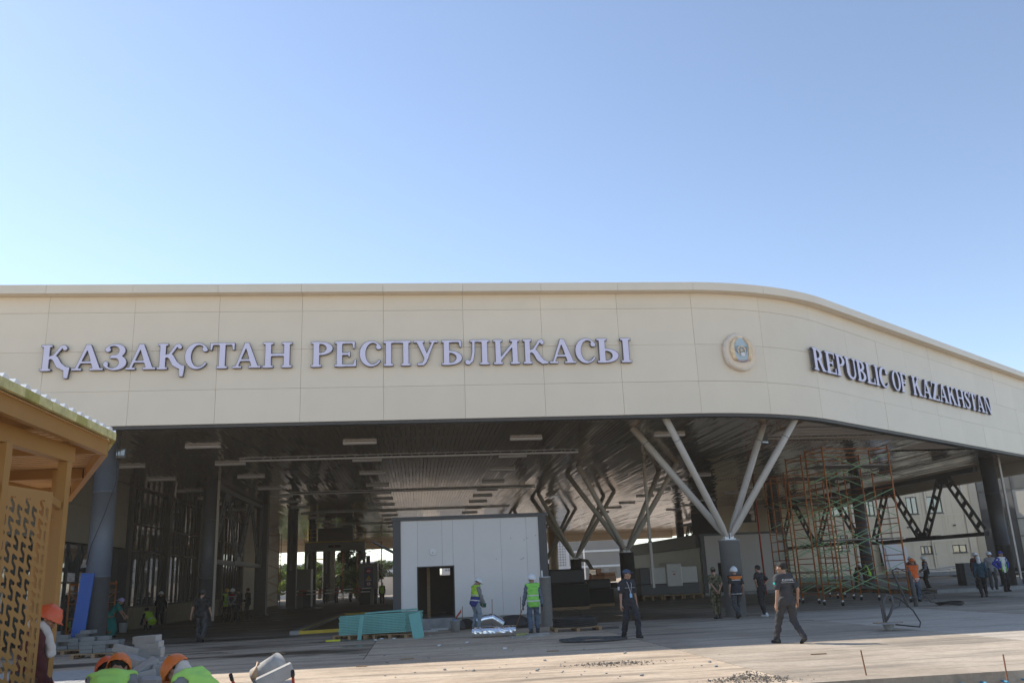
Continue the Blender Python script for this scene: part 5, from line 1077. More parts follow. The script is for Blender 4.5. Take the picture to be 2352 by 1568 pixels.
# ---- head, hair, headgear and hands in their own frames (built once)
def head_f(P):
    x = np.abs(P[:,0]); Q = P.copy(); Q[:,0] = x
    o = sm([ell3(P, (0,-.012,.035), (.076,.096,.088)), ell3(P, (0,.022,-.045), (.058,.068,.072)), ell3(P, (0,.052,-.088), (.026,.024,.022)), ell3(Q, (.045,.055,-.015), (.028,.026,.025))], .03)
    o = smin(o, cap(P, (0,.088,.012), (0,.106,-.03), .009, .014), .014); o = smin(o, ell3(P, (0,.08,.03), (.05,.016,.012)), .015)
    o = smin(o, ell3(P, (0,.083,-.062), (.024,.012,.007)), .008); o = smin(o, ell3(P, (0,.082,-.074), (.02,.012,.007)), .008)
    o = np.maximum(o, -ell3(Q, (.032,.098,.006), (.02,.016,.011)))
    o = smin(o, ell3(Q, (.077,-.01,-.005), (.011,.022,.034)), .008)
    return smin(o, cap(P, (0,-.02,-.06), (0,-.045,-.17), .052, .058), .03)
HEAD = surfnet(head_f, (-.11,-.13,-.19), (.11,.135,.15), .0095)
def hair_f(P): return np.maximum(ell3(P, (0,-.016,.038), (.083,.105,.096)) + .0035*(np.sin(P[:,0]*95+P[:,1]*40)+np.sin(P[:,1]*80-P[:,2]*60)), np.maximum(P[:,1]*.9 - P[:,2]*.75 - .035, -.075 - P[:,2]))
HAIR = surfnet(hair_f, (-.1,-.14,-.1), (.1,.13,.16), .011)
def helm_f(P):
    d = np.maximum(ell3(P, (0,-.004,.018), (.12,.152,.142)), 0.0 + P[:,1]*.2 - P[:,2]); d = smin(d, cap(P, (0,-.06,.147), (0,.07,.147), .014, .014), .02)
    Q = P.copy(); Q[:,2] = P[:,2] - .2*P[:,1]; b = ell3(Q, (0,.03,.002), (.124,.17,.011)); return np.maximum(smin(d, b, .012), -ell3(P, (0,-.004,.0), (.107,.136,.125)))
HELM = surfnet(helm_f, (-.15,-.185,-.05), (.15,.22,.2), .0105)
def cap_f(P):
    d = np.maximum(ell3(P, (0,-.01,.045), (.092,.115,.095)), .04 - P[:,2]); b = np.maximum(ell3(P, (0,.11,.045), (.07,.085,.012)), -P[:,1]); return smin(d, b, .01)
CAPM = surfnet(cap_f, (-.11,-.14,.01), (.11,.21,.16), .0105)
def scarf_f(P): return sm([np.maximum(ell3(P, (0,-.018,.04), (.09,.112,.105)), P[:,1]*.8 - P[:,2]*.6 - .035), ell3(P, (0,-.125,.01), (.03,.035,.03)), cap(P, (0,-.12,0), (.03,-.16,-.09), .02,.012)], .02)
SCARF = surfnet(scarf_f, (-.12,-.19,-.11), (.12,.13,.17), .012)
def hood_f(P): return np.maximum(sm([ell3(P, (0,-.015,.03), (.092,.114,.11)), cap(P, (0,-.03,-.05), (0,-.05,-.12), .075, .095)], .03), P[:,1]*.9 - P[:,2]*.1 - .075)
HOOD = surfnet(hood_f, (-.14,-.17,-.2), (.14,.14,.17), .013)
def hand_f(P):                                 # right hand, hanging: fingers to -z, thumb forward, palm to -x
    o = np.maximum(ell3(P, (0,.0,-.05), (.02,.046,.058)), -9); fs = [cap(P, (0,0,.03), (0,0,-.02), .026, .028), o]; o = sm(fs, .02)
    for y, L_, z in ((.031,.068,-.088),(.010,.078,-.094),(-.011,.072,-.092),(-.031,.056,-.084)):
        a = (0, y, z+.012); b = (-.012, y*1.05, z-L_*.5); c = (-.036, y*1.05, z-L_*.88); o = smin(o, np.minimum(cap(P, a, b, .0105, .0095), cap(P, b, c, .0095, .0075)), .006)
    t = np.minimum(cap(P, (-.006,.03,-.025), (-.018,.062,-.06), .014, .0115), cap(P, (-.018,.062,-.06), (-.03,.066,-.09), .0115, .009)); return smin(o, t, .012)
HAND = surfnet(hand_f, (-.06,-.06,-.19), (.04,.09,.05), .0072)
def shoe_f(P): return np.maximum(sm([cap(P, (0,-.06,.045), (0,.12,.03), .045, .038), cap(P, (0,-.045,.04), (0,-.045,.1), .048, .045)], .03), .0 - P[:,2])
SHOE = surfnet(shoe_f, (-.07,-.13,-.01), (.07,.18,.14), .012)
def uvsph(c, r, n=8):
    vs = [(c[0]+r*math.sin(math.pi*i/n)*math.cos(2*math.pi*j/n), c[1]+r*math.sin(math.pi*i/n)*math.sin(2*math.pi*j/n), c[2]+r*math.cos(math.pi*i/n)) for i in range(n+1) for j in range(n)]
    return np.array(vs), np.array([(i*n+j, i*n+(j+1) % n, (i+1)*n+(j+1) % n, (i+1)*n+j) for i in range(n) for j in range(n)])
def ik(a, t, l1, l2, pole):
    a, t, pole = np.array(a, float), np.array(t, float), np.array(pole, float); v = t-a; d = np.linalg.norm(v); n = v/d; d = min(d, (l1+l2)*.999)
    p = pole - n*(pole@n); p /= np.linalg.norm(p)+1e-9; x = (l1*l1 - l2*l2 + d*d)/(2*d); h = math.sqrt(max(0, l1*l1 - x*x)); return a + n*x + p*h, a + n*d
SKIN = mat('skin', (.36,.20,.13), .55, 0, .08, 12); HAIRM = mat('black_hair', (.012,.011,.010), .75, 0, .4, 60, .8, 120); EYEM = mat('eye', (.05,.035,.03), .2)
def cloth(nm, c, rough=.85, var=.12): return mat('cloth_'+nm, c, rough, 0, var, 9, .35, 16)
STRIPE = mat('reflective_tape', (.55,.55,.52), .35, 0, .05)
C_ = dict(charcoal=cloth('charcoal', (.036,.036,.041)), navy=cloth('navy', (.018,.02,.028)), black=cloth('black', (.013,.013,.014)), slate=cloth('slate', (.05,.052,.056)), grey=cloth('grey', (.22,.22,.225)), bluegrey=cloth('bluegrey', (.10,.125,.17)),
  jeans=cloth('jeans', (.075,.11,.16)), palejeans=cloth('palejeans', (.22,.27,.31)), lime=cloth('lime', (.24,.62,.10), .8, .08), limefg=cloth('limefg', (.40,.70,.14), .8, .06), limey=cloth('limey', (.40,.66,.05), .8, .08), royal=cloth('royal', (.03,.04,.20)), blue=cloth('blue', (.03,.05,.30)), orange=cloth('orange', (.75,.13,.02)), orangeband=cloth('orangeband', (.62,.17,.03)),
  maroon=cloth('maroon', (.07,.012,.012)), red=cloth('red', (.35,.02,.02)), white=cloth('white', (.62,.6,.58)), teal=cloth('teal', (.01,.17,.16)), tealblue=cloth('tealblue', (.012,.05,.075)), lav=cloth('lavender', (.40,.36,.62)), beige=cloth('beige', (.5,.45,.38)))
def camo():
    m = bpy.data.materials.new('cloth_camouflage'); m.use_nodes = True; n = m.node_tree; tc = n.nodes.new('ShaderNodeTexCoord'); nz = n.nodes.new('ShaderNodeTexNoise'); nz.inputs['Scale'].default_value = 11; nz.inputs['Detail'].default_value = 3
    cr_ = n.nodes.new('ShaderNodeValToRGB'); cr_.color_ramp.interpolation = 'CONSTANT'; e = cr_.color_ramp.elements; e[0].position = 0; e[0].color = (.02,.022,.012,1); e[1].position = .44; e[1].color = (.085,.085,.04,1); q = e.new(.52); q.color = (.17,.14,.085,1); q = e.new(.6); q.color = (.05,.04,.022,1)
    n.links.new(tc.outputs['Object'], nz.inputs['Vector']); n.links.new(nz.outputs['Fac'], cr_.inputs[0]); n.links.new(cr_.outputs[0], bsdf(m).inputs['Base Color']); bsdf(m).inputs['Roughness'].default_value = .9; return m
C_['camo'] = camo()
def print_mat():
    m = C_['teal'].copy(); n = m.node_tree; tc = n.nodes.new('ShaderNodeTexCoord'); v = n.nodes.new('ShaderNodeTexVoronoi'); v.inputs['Scale'].default_value = 28; n.links.new(tc.outputs['Object'], v.inputs['Vector'])
    r = n.nodes.new('ShaderNodeValToRGB'); e = r.color_ramp.elements; e[0].position = .18; e[0].color = (.25,.16,.03,1); e[1].position = .3; e[1].color = (.008,.19,.17,1); n.links.new(v.outputs['Distance'], r.inputs[0]); n.links.new(r.outputs[0], bsdf(m).inputs['Base Color']); return m
C_['print'] = print_mat()
HM = dict(white=mat('helmet_white', (.72,.73,.74), .3, 0, .04), orange=mat('helmet_orange', (.62,.15,.025), .38, 0, .1, 8), red=mat('helmet_red', (.62,.10,.03), .4, 0, .1, 7), yellow=mat('helmet_yellow', (.6,.38,.03), .35), cap=cloth('capblue', (.04,.07,.13)), royal=C_['blue'], camo=C_['camo'], dark=C_['slate'])
SHOEM = mat('black_leather', (.015,.014,.013), .4); SHOEW = mat('white_trainer', (.6,.6,.6), .6)
def person(label, loc, yaw, top='black', sleeve='short', legs='black', head='hair', headc=None, vest=None, bands=(), gloves=None, shoes=None, ht=1.0, pelvis=(0,0,.93), lean=3, wr=None, wl=None, pole=None, ar=(.11,.04), al=(-.11,-.04), arz=(0,0), hy=0, hp=0, hem=.0, h=.021, skirt=False, dark_vest=None, group=None, knee=None, shoulder=None):
    """faces +y before yaw; wr/wl wrists, ar/al ankles (x, y)"""
    t = thing('person', label, 'person', loc, R(yaw), group); t.scale = (ht,)*3
    P0 = np.array(pelvis, float); l = R(lean); up = np.array((0, math.sin(l), math.cos(l))); fw = np.array((0, math.cos(l), -math.sin(l))); rt = np.array((1.,0,0)); Rt = np.stack([rt, fw, up], 1)
    T_ = lambda x, y, z: P0 + rt*x + fw*y + up*z
    shR, shL, nk = T_(.172,0,.445), T_(-.172,0,.445), T_(0,-.01,.51)
    hipR, hipL = T_(.095,0,-.01), T_(-.095,0,-.01)
    aR = np.array((ar[0], ar[1], .09 + arz[0])); aL = np.array((al[0], al[1], .09 + arz[1])); kp = knee or (0,1,.1)
    kR, aR = ik(hipR, aR, .43, .425, np.array(kp) + np.array((.1,0,0))); kL, aL = ik(hipL, aL, .43, .425, np.array(kp) - np.array((.1,0,0)))
    wR = np.array(wr if wr is not None else (.24, .03, .84)); wL = np.array(wl if wl is not None else (-.24, .03, .84)); pl = pole or ((.35,-1,0), (-.35,-1,0))
    eR, wR = ik(shR, wR, .285, .26, pl[0]); eL, wL = ik(shL, wL, .285, .26, pl[1])
    # head frame
    a, b = R(hy), R(hp) + l*.55; hf = np.array((-math.sin(a)*math.cos(b), math.cos(a)*math.cos(b), -math.sin(b))); hu = np.array((0,0,1.)) - hf*hf[2]; hu /= np.linalg.norm(hu); hr = np.cross(hf, hu)
    hc = nk + up*.02 + hu*.12 + hf*.02; MH = np.eye(4); MH[:3,0], MH[:3,1], MH[:3,2], MH[:3,3] = hr, hf, hu, hc
    torso = lambda P, o: sm([ell3(P, T_(0,.005,.33), (.165+o,.112+o,.20+o), Rt), ell3(P, T_(0,.0,.13), (.145+o,.108+o,.19+o), Rt), ell3(P, T_(0,-.01,0), (.155+o,.115+o,.13+o), Rt), cap(P, shL, shR, .056+o, .056+o), cap(P, T_(-.1,-.01,.465), T_(.1,-.01,.465), .06+o,.06+o)], .055)
    arm = lambda P, o, f: np.minimum(*[np.minimum(cap(P, s_, e_ if f >= 1 else s_+(e_-s_)*f, .057+o, (.057-.013*min(1,f))+o), cap(P, e_, w_, .046+o, .034+o) if f > 1 else 9.0) for s_, e_, w_ in ((shR,eR,wR),(shL,eL,wL))])
    torso2 = lambda P, o: smin(torso(P, o), ell3(P, T_(0,-.005,-.05), (.158+o,.122+o,.19), Rt), .04)
    leg = lambda P, o: np.minimum(*[np.minimum(cap(P, hp_, k_, .088+o, .064+o), cap(P, k_, a_, .062+o, .05+o)) for hp_, k_, a_ in ((hipR,kR,aR),(hipL,kL,aL))])
    pts = np.stack([shR,shL,nk,hipR,hipL,kR,kL,aR,aL,eR,eL,wR,wL,hc])
    lo, hi = pts.min(0)-.24, pts.max(0)+.24
    ph = hash(label) % 7 if False else len(label) % 7
    fold = lambda P, s=1.: .0065*s*(np.sin(P[:,2]*30+P[:,0]*22+ph+np.sin(P[:,1]*19+ph)*2.2) + np.sin(P[:,0]*27-P[:,2]*23+P[:,1]*25+ph*2) + .7*np.sin(P[:,2]*62+P[:,1]*30+ph))
    A = Acc(); A.put(*surfnet(lambda P: sm([torso(P,-.012), smin(arm(P,-.006,2), leg(P,-.012), .02), cap(P, nk, hc-hu*.06, .055,.05)], .04), lo, hi, .026)); A.put(*HEAD, MH)
    for sx in (-1, 1): A.put(*uvsph((sx*.032,.079,.006), .0115), MH, 1)
    hm = []
    for w_, e_, mir in ((wR,eR,1),(wL,eL,-1)):
        z = e_-w_; z /= np.linalg.norm(z); y = fw + np.array((0,.001,.0)); y = y - z*(y@z)
        if np.linalg.norm(y) < .2: y = up - z*(up@z)
        y /= np.linalg.norm(y); x = np.cross(y, z); M = np.eye(4); M[:3,0], M[:3,1], M[:3,2], M[:3,3] = x*mir, y, z, w_; hm.append((M, mir))
    G_ = Acc()
    for M, mir in hm:
        q = HAND[1] if mir > 0 else HAND[1][:, ::-1]
        A.put(HAND[0], q, M)
        if gloves: G_.put(HAND[0]*1.12, q, M)
    link('body', A.mesh('body', [SKIN, EYEM]), t)
    if gloves: link('gloves', G_.mesh('gloves', [gloves]), t)
    cut_neck = lambda P: (P - T_(0,0,.555)) @ up
    def shirt(P):
        f = {'short': .72, 'long': 2, 'none': .05}[sleeve]; o = smin(torso2(P, .012), arm(P, .016, f), .035) + fold(P)
        o = np.maximum(o, -((P - T_(0,0,-.13+hem)) @ up)); o = np.maximum(o, cut_neck(P)); return o
    Acc_ = Acc().put(*surfnet(shirt, lo, hi, h)); link('shirt', Acc_.mesh('shirt', [C_[top]]), t)
    def trousers(P):
        o = smin(leg(P, .016), sm([ell3(P, T_(0,-.01,0), (.163,.122,.135), Rt), ell3(P, T_(0,0,.05), (.15,.115,.12), Rt)], .05), .05) + fold(P, .9)
        if skirt: o = smin(o, cap(P, T_(0,0,-.05), (0, P0[1]*.5+.02, .28), .17, .24), .06)
        return np.maximum(np.maximum(o, (P - T_(0,0,.07)) @ up), .07 - P[:,2])
    link('trousers' if not skirt else 'skirt', Acc().put(*surfnet(trousers, lo, hi, h)).mesh('trousers', [C_[legs]]), t)
    for k_, a_, f_ in ((kR,aR,.12),(kL,aL,-.12)):
        M = np.eye(4); c, s_ = math.cos(f_), math.sin(f_); M[:3,:3] = [[c,s_,0],[-s_,c,0],[0,0,1]]
        if a_[2] > .13: q = R(-28); M[:3,:3] = M[:3,:3] @ np.array([[1,0,0],[0,math.cos(q),-math.sin(q)],[0,math.sin(q),math.cos(q)]])
        M[:3,3] = (a_[0], a_[1], a_[2]-.09); link('shoe', Acc().put(*SHOE, M).mesh('shoe', [shoes or SHOEM]), t)
    if vest:
        holes = lambda P: np.minimum(cap(P, shR+rt*.03-up*.03, eR, .08,.07), cap(P, shL-rt*.03-up*.03, eL, .08,.07))
        vz0 = -.16+hem
        vf = lambda o, z0, z1: (lambda P: np.maximum(np.maximum(np.maximum(torso2(P, o) + fold(P,.9), -holes(P)), np.maximum(z0 - (P-P0)@up, (P-P0)@up - z1)), np.maximum(cut_neck(P)+.0, -(cap(P, nk, nk+fw*.14-up*.12, .07, .03)))))
        vo = link('vest', Acc().put(*surfnet(vf(.034, vz0, .53), lo, hi, h)).mesh('vest', [C_[vest]]), t)
        if dark_vest: link('vest_lower', Acc().put(*surfnet(vf(.038, vz0-.02, dark_vest[1]), lo, hi, h)).mesh('vest_lower', [C_[dark_vest[0]]]), vo)
        for bz, bh, bm__ in bands: link('band', Acc().put(*surfnet(vf(.043, bz-bh, bz+bh), lo, hi, .016)).mesh('band', [STRIPE if bm__ is None else C_[bm__]]), vo)
    hd = {'helmet': (HELM, 'helmet'), 'cap': (CAPM, 'cap'), 'hair': (None, None), 'scarf': (SCARF, 'headscarf'), 'hood': (HOOD, 'hood')}[head]
    if head != 'scarf' and head != 'hood': link('hair', Acc().put(*HAIR, MH).mesh('hair', [HAIRM]), t)
    if hd[0] is not None: link(hd[1], Acc().put(*hd[0], MH).mesh(hd[1], [headc]), t)
    t['_h'] = 0; del t['_h']
    return t, dict(MH=MH, T=T_, Rt=Rt, up=up, fw=fw, rt=rt, wR=wR, wL=wL, eR=eR, eL=eL, shR=shR, shL=shL, nk=nk, kR=kR, aR=aR, hipR=hipR)
def g2(u, v, z=0): return at(u, v, z)
BACK = dict(wr=(.06,-.2,.93), wl=(-.06,-.2,.93), pole=((1,-.6,0),(-1,-.6,0)))
HIPS = dict(wr=(.2,.03,1.02), wl=(-.2,.03,1.02), pole=((1,-.5,0),(-1,-.5,0)))
W1 = dict(ar=(.1,.30), al=(-.1,-.28), arz=(0,.07), pelvis=(0,0,.9))
STR = ((.30,.022,None),(.13,.022,None))
# --- customs officer, striding left with his back to us
pc_, k = person('officer in charcoal uniform with CUSTOMS on the back, striding across the slab', g2(1818,1477), 22, 'charcoal', 'short', 'charcoal', 'hair', ar=(.12,-.28), al=(-.14,.30), arz=(.05,0), pelvis=(0,0,.90), lean=2, wl=(-.27,.0,.82), wr=(.25,-.05,.85), hy=28, ht=1.035, h=.017)
zt = k['T'](0,-.135,.39); M = Matrix.Translation(tuple(zt)) @ Matrix.Rotation(R(-4), 4, 'X') @ Matrix.Rotation(R(90), 4, 'X')
WHT = mat('white_print', (.6,.6,.6), .6)
textobj('CUSTOMS', .064, WHT, pc_, Matrix.Translation((0,-.003,0)) @ M, 'back_lettering', .004); q = Mesh(); q.box(-.17,.17,zt[1]-.008,zt[1]-.001,zt[2]-.05,zt[2]-.044); q.obj('back_piping', WHT, pc_)
q = Mesh(); q.cbox(tuple(k['shL']*.6 + k['eL']*.4 + np.array((-.072,0,.0))), (.012,.06,.045)); q.obj('sleeve_flag', mat('turquoise_flag', (.03,.42,.38), .6), pc_)
# --- capped officer walking towards us
pp, k = person('officer in navy uniform and blue cap with a lanyard badge, walking right', g2(1449,1466), 205, 'navy', 'short', 'navy', 'cap', HM['cap'], ar=(.1,-.16), al=(-.1,.24), arz=(.0,.02), pelvis=(0,0,.915), lean=1, wr=(.27,.08,.80), wl=(-.25,.0,.82), hy=35, ht=1.02, h=.017)
a = k['nk'] + np.array((0,.06,.0)); b = k['T'](.0,.15,.19)
for sx in (-1,1): q = Mesh(); q.tube([tuple(k['T'](sx*.06,.06,.52)), tuple(k['T'](sx*.05,.135,.4)), tuple(b)], .005, 5); q.obj('lanyard', WHT, pp)
bdg = Mesh().cbox((b[0], b[1]+.005, b[2]-.05), (.07,.008,.1)).obj('badge', mat('badge_blue', (.25,.45,.7), .4), pp)
q = Mesh(); q.cbox(tuple(k['shR']*.55 + k['eR']*.45 + np.array((.068,0,0))), (.012,.07,.085)); q.obj('sleeve_patch', WHT, pp); q = Mesh(); q.box(-.15,.15,.128,.136,1.24,1.246); q.obj('chest_piping', WHT, pp)
# --- men beside the nearest branching column
person('man in camouflage uniform and cap with hands clasped behind his back', g2(1650,1420), 10, 'camo', 'short', 'camo', 'cap', HM['camo'], ar=(.1,.1), al=(-.1,-.1), lean=4, **BACK)
person('man in white helmet and navy vest with orange shoulders, walking away', g2(1698,1420), 12, 'black', 'short', 'slate', 'helmet', HM['white'], vest='navy', bands=((.42,.06,'orangeband'),(.345,.016,None),(-.1,.014,None)), **W1)
person('man in black polo with hands on hips and white trainers', g2(1756,1415), 40, 'black', 'short', 'black', 'hair', shoes=SHOEW, lean=6, ar=(.1,.05), al=(-.1,-.12), **HIPS)
# --- workers before the cabin
pb, k = person('worker in white helmet and blue and lime vest looking down at the foil', g2(1093,1446), -62, 'grey', 'long', 'palejeans', 'helmet', HM['white'], vest='limey', dark_vest=('royal', .16), bands=((.02,.024,None),(.19,.02,None)), gloves=mat('green_glove', (.01,.11,.05), .7), lean=7, wr=(.14,.26,.86), wl=(-.12,.26,.86), hp=32, h=.018)
pg, k = person('worker in white helmet and lime vest seen from behind beside the flue pipe', g2(1228,1453), 12, 'bluegrey', 'long', 'jeans', 'helmet', HM['white'], vest='lime', bands=((.16,.022,None),(.0,.022,None)), gloves=mat('dark_glove', (.02,.03,.03), .8), lean=3, wl=(-.28,.14,.84), wr=(.28,.0,.82), hy=25, h=.018, hem=-.02)
o = Mesh().tube([(0,0,0),(.55,.0,1.28)], .014, 7).obj('rod', M_RUST, None, loc=g2(1181,1450)); tag(o, 'long rusty rod held slanting by the worker in the lime vest', 'rod')
# --- woman with bucket
pw, k = person('woman in teal patterned dress and lavender headscarf bending with a bucket', g2(256,1463), -72, 'print', 'short', 'print', 'scarf', C_['lav'], lean=34, pelvis=(0,-.1,.9), wr=(.16,.46,.74), wl=(-.12,.5,.8), skirt=True, hp=20, hem=-.1, ht=.97)
w_ = pw.matrix_basis @ Vector(tuple(k['wL'])); bk = bucket(Vector((0,0,0)), 'shiny metal bucket held by the woman in the teal dress', .17, .36); bk.location = Vector(tuple(at(291,1449))); 
ww = Matrix.Rotation(R(-72), 3, 'Z') @ Vector(tuple(k['wR']))*.97 + g2(256,1463); bk.location = ww + Vector((.02,-.02,-.60))
# --- left interior group
person('crouching worker in lime vest and dark trousers near the left columns', g2(344,1446), 55, 'slate', 'long', 'black', 'hair', vest='limey', bands=((.02,.03,None),), pelvis=(0,-.1,.42), lean=48, ar=(.14,.2), al=(-.14,.12), wr=(.12,.55,.25), wl=(-.1,.6,.22))
pj, k = person('man in white helmet and black tracksuit with white sleeve stripes', g2(366,1435), 188, 'black', 'long', 'black', 'helmet', HM['white'], wr=(.3,-.02,.86), wl=(-.3,-.02,.86), pole=((1,-.4,0),(-1,-.4,0)))
for s_, e_, w2, sx in ((k['shR'],k['eR'],k['wR'],1),(k['shL'],k['eL'],k['wL'],-1)): q = Mesh(); o_ = np.array((sx*.062,.035,.012)); q.tube([tuple(s_+o_), tuple(e_+o_), tuple(w2+o_*.9)], .018, 6); q.obj('sleeve_stripe', STRIPE, pj, True)
person('man in white helmet and dark red jacket left of the tracksuit man', g2(330,1427), 190, 'maroon', 'long', 'black', 'helmet', HM['white'], vest='maroon', bands=((.36,.014,None),))
person('man in white helmet and black clothes behind the dark red jacket', g2(340,1424), 170, 'black', 'long', 'black', 'helmet', HM['white'])
person('man in white helmet and black jacket standing behind the woman', g2(296,1428), 150, 'black', 'long', 'black', 'helmet', HM['white'])
person('man in black T-shirt and cap walking away across the wet floor', g2(459,1473), 8, 'black', 'short', 'slate', 'cap', HM['dark'], ar=(.11,-.22), al=(-.1,.2), arz=(.06,0), pelvis=(0,0,.91), wr=(.34,.05,.82), wl=(-.32,-.05,.86))
person('worker in yellow helmet and lime vest in the group by the glazed wall', g2(519,1426), 30, 'slate', 'long', 'black', 'helmet', HM['yellow'], vest='limey', bands=((.0,.022,None),))
person('man in white helmet and navy vest with red shoulders in the group', g2(531,1427), 0, 'grey', 'long', 'black', 'helmet', HM['white'], vest='navy', bands=((.42,.045,'red'),(.36,.016,None),(-.02,.018,None)), **BACK)
person('bareheaded man in black at the right of the group by the glazed wall', g2(545,1426), 60, 'black', 'long', 'black', 'hair')
person('man in black standing alone with folded hands right of the group', g2(568,1424), 80, 'black', 'long', 'black', 'hair', wr=(.05,.2,1.05), wl=(-.05,.2,1.03))
person('worker in orange helmet sitting high on the low platform behind the left column', B(-11.9,9.3,1.8), 120, 'beige', 'long', 'black', 'helmet', HM['orange'], pelvis=(0,-.05,.5), lean=25, ar=(.14,.25), al=(-.14,.2), wr=(.1,.4,.7), wl=(-.1,.4,.7))
# --- right group
person('worker in orange vest and orange helmet holding a phone to his ear', g2(2108,1381), 175, 'grey', 'long', 'jeans', 'helmet', HM['orange'], vest='orange', bands=((-.02,.022,None),(-.1,.02,None)), wl=(-.12,.1,1.5), wr=(.25,.02,.85))
person('man in dark red shirt and white helmet behind the orange vest', g2(2101,1356,.1), 180, 'maroon', 'long', 'black', 'helmet', HM['white'], wr=(.1,.22,1.0), wl=(-.1,.22,1.0))
person('man in white helmet and navy vest standing sideways by the white boards', g2(2134,1352,.1), 75, 'grey', 'long', 'black', 'helmet', HM['white'], vest='navy', bands=((.42,.03,'orangeband'),(.3,.016,None)), wr=(.1,.25,.98), wl=(-.1,.25,.95))
person('man in teal blue jacket and pale hood seen from behind at right', g2(2262,1370), -20, 'tealblue', 'long', 'black', 'hood', C_['white'], ar=(.1,.12), al=(-.12,-.28), arz=(0,.05), pelvis=(0,0,.915))
person('man in dark red shirt and white helmet behind the hooded man', g2(2252,1352,.16), 170, 'maroon', 'long', 'black', 'helmet', HM['white'])
person('man in grey with white helmet between the hooded man and the blue jacket', g2(2285,1353,.16), 165, 'grey', 'long', 'slate', 'helmet', HM['white'])
pm, k = person('man in royal blue jacket over white shirt with hand on hip and blue cap', g2(2312,1358,.16), 195, 'white', 'short', 'black', 'cap', HM['royal'], ar=(.12,.1), al=(-.16,-.05), wr=(.22,.03,1.0), wl=(-.26,.02,.98), pole=((1,-.5,0),(-1,-.5,0)))
for s_, e_, w2 in ((k['shR'],k['eR'],k['wR']),(k['shL'],k['eL'],k['wL'])):
    f_ = lambda P: np.minimum(cap(P, s_, e_, .085, .066), cap(P, e_, w2, .064, .05)); lo_ = np.minimum(np.minimum(s_,e_),w2)-.12; hi_ = np.maximum(np.maximum(s_,e_),w2)+.12
    link('jacket_sleeve', Acc().put(*surfnet(f_, lo_, hi_, .02)).mesh('jacket_sleeve', [C_['blue']]), pm)
for sx in (-1, 1):
    f_ = lambda P: np.maximum(np.maximum(ell3(P, k['T'](0,0,.2), (.2,.155,.38), k['Rt']), .1 - sx*P[:,0]), -((P-k['T'](0,0,-.12))@k['up'])); link('jacket_front', Acc().put(*surfnet(f_, (-.3,-.3,.7), (.3,.3,1.7), .022)).mesh('jacket_front', [C_['blue']]), pm)
    q = Mesh(); q.tube([tuple(k['T'](sx*.1,.11,.42)), tuple(k['T'](sx*.11,.125,.1)), tuple(k['T'](sx*.12,.11,-.08))], .016, 6); q.obj('lime_strap', C_['lime'], pm)
# --- behind the scaffold, in the dark, and far away
person('worker in lime vest at the workbench behind the scaffold', g2(2000,1352,.0), 60, 'black', 'long', 'black', 'cap', HM['dark'], vest='limey', lean=15)
person('worker in black bending at the workbench behind the scaffold', g2(1972,1355,.0), -60, 'black', 'long', 'black', 'helmet', HM['white'], lean=35, wr=(.15,.5,.9), wl=(-.15,.5,.9))
person('man in black walking away in the dark gap right of the white cabin', g2(1297,1392), 0, 'black', 'short', 'black', 'hair', **W1)
person('man in dark red T-shirt at the right corner of the white cabin', g2(1274,1393), -20, 'maroon', 'short', 'black', 'hair')
for i, (u, lab) in enumerate(((742,'left'),(752,'middle'),(768,'right'))): person('distant %s man of the three in dark caps beyond the barrier poles' % lab, B(-7.6+.9*i+(.3 if i == 2 else 0), 58+1.5*i, 0), 180-40*i, 'slate' if i != 1 else 'grey', 'short', 'black', 'cap', HM['dark'], h=.03)
person('distant worker in orange vest beyond the barrier poles', B(-4.6, 62, 0), 160, 'grey', 'long', 'slate', 'helmet', HM['white'], vest='orange', bands=((.1,.02,None),), h=.03)
person('worker in lime vest standing right of the scanner notice board', B(-1.9, 47.2, 0), 180, 'black', 'long', 'black', 'cap', HM['yellow'], vest='limey', bands=((.05,.022,None),), h=.026)
person('distant worker in orange standing before the excavator', Vector((aty(1357,1330,98).x, 98, 0)), 120, 'white', 'long', 'white', 'helmet', HM['orange'], vest='orange', h=.03)
# --- foreground
pf, k = person('worker in orange helmet and maroon jumper with a pale towel round his neck', Vector((-5.50,9.98,-.12)), -62, 'maroon', 'long', 'slate', 'helmet', HM['red'], lean=10, hp=30, wr=(.2,.22,.82), wl=(-.2,.25,.84), gloves=mat('orange_glove', (.6,.11,.02), .8), h=.014, ht=1.0)
tw = lambda P: sm([cap(P, k['T'](-.1,.02,.55), k['T'](.1,.02,.55), .055,.055), cap(P, k['T'](.05,-.05,.56), k['T'](-.05,-.06,.56), .06,.06), cap(P, k['T'](.10,.06,.53), k['T'](.15,.17,.36), .05,.045), cap(P, k['T'](.13,.12,.45), k['T'](.14,.19,.28), .04,.05), cap(P, k['T'](-.1,.05,.53), k['T'](-.12,.13,.44), .05,.04)], .03) + .004*(np.sin(P[:,2]*45+P[:,0]*90)+np.sin(P[:,1]*80))
link('towel', Acc().put(*surfnet(tw, (-.35,-.3,1.1), (.35,.5,1.7), .014)).mesh('towel', [cloth('towel', (.55,.50,.46))]), pf)
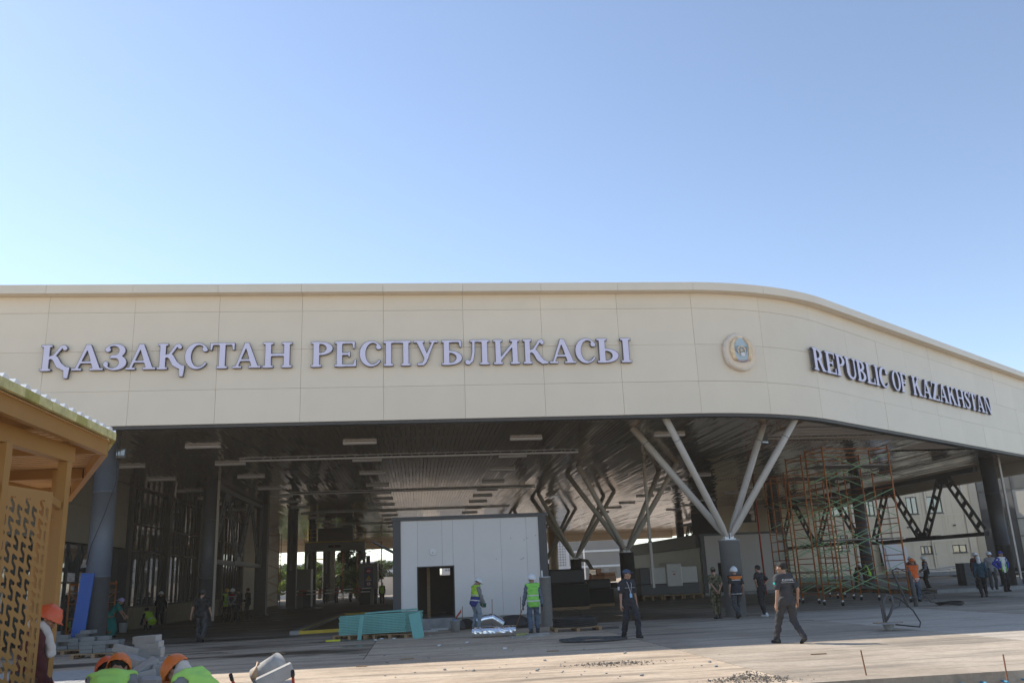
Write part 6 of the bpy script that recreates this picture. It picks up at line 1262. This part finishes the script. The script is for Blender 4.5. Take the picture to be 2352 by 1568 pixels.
def kneel(label, loc, yaw, helm, lean=62, hp=25, top='slate', vest='limefg', nape=False, sz=1.0):
    t, k = person(label, loc, yaw, top, 'long', 'black', 'helmet', helm, vest=vest, lean=lean, pelvis=(0,-.15,.52), ar=(.14,.22), al=(-.14,.1), wr=(.18,.62,.25), wl=(-.15,.66,.25), hp=hp, h=.015, ht=sz)
    if nape:
        f_ = lambda P: sm([cap(P, k['nk']+k['up']*.02, k['nk']+k['up']*.1-k['fw']*.03, .085,.078), cap(P, k['nk']+k['up']*.06+k['fw']*.02, k['nk']+k['fw']*.1+k['up']*.02, .075,.055)], .04) + .006*np.sin(P[:,0]*60+P[:,2]*40)
        c = k['nk']; link('neck_cloth', Acc().put(*surfnet(f_, c-.25, c+.25, .014)).mesh('neck_cloth', [cloth('towel', ())]), t)
    return t
def place(t, head_px, Y, hz):                   # stand the kneeling figure so that its head is at the given sight line
    d = ray(*head_px); p = Vector((0,0,EYE)) + d*(Y/d.y); return p
kneel('kneeling worker in orange helmet and lime vest with his back to us', Vector((-4.15,9.0,.07)), 8, HM['orange'], 58, 22, 'grey', sz=.98)
kneel('kneeling worker in red helmet partly hidden behind the orange helmet', Vector((-4.30,9.6,.02)), 40, HM['red'], 60, 30, 'black')
kneel('kneeling worker in orange helmet with a pale neck cloth and lime vest', Vector((-3.08,8.9,.03)), 75, HM['orange'], 55, 30, 'grey', nape=True)
# ================================================================== dusty air
hz = bpy.data.materials.new('dusty_air'); hz.use_nodes = True; n = hz.node_tree; n.nodes.remove(n.nodes['Principled BSDF'])
pv = n.nodes.new('ShaderNodeVolumePrincipled'); pv.inputs['Color'].default_value = (1,.90,.77,1); pv.inputs['Density'].default_value = .0007; pv.inputs['Anisotropy'].default_value = .3
n.links.new(pv.outputs[0], n.nodes['Material Output'].inputs['Volume'])
o = Mesh().box(-1600, 1600, -400, 2600, -1.4, 16.5).obj('haze', hz); o['kind'] = 'stuff'; o['label'] = 'thin dusty air over the whole site'; o['category'] = 'haze'
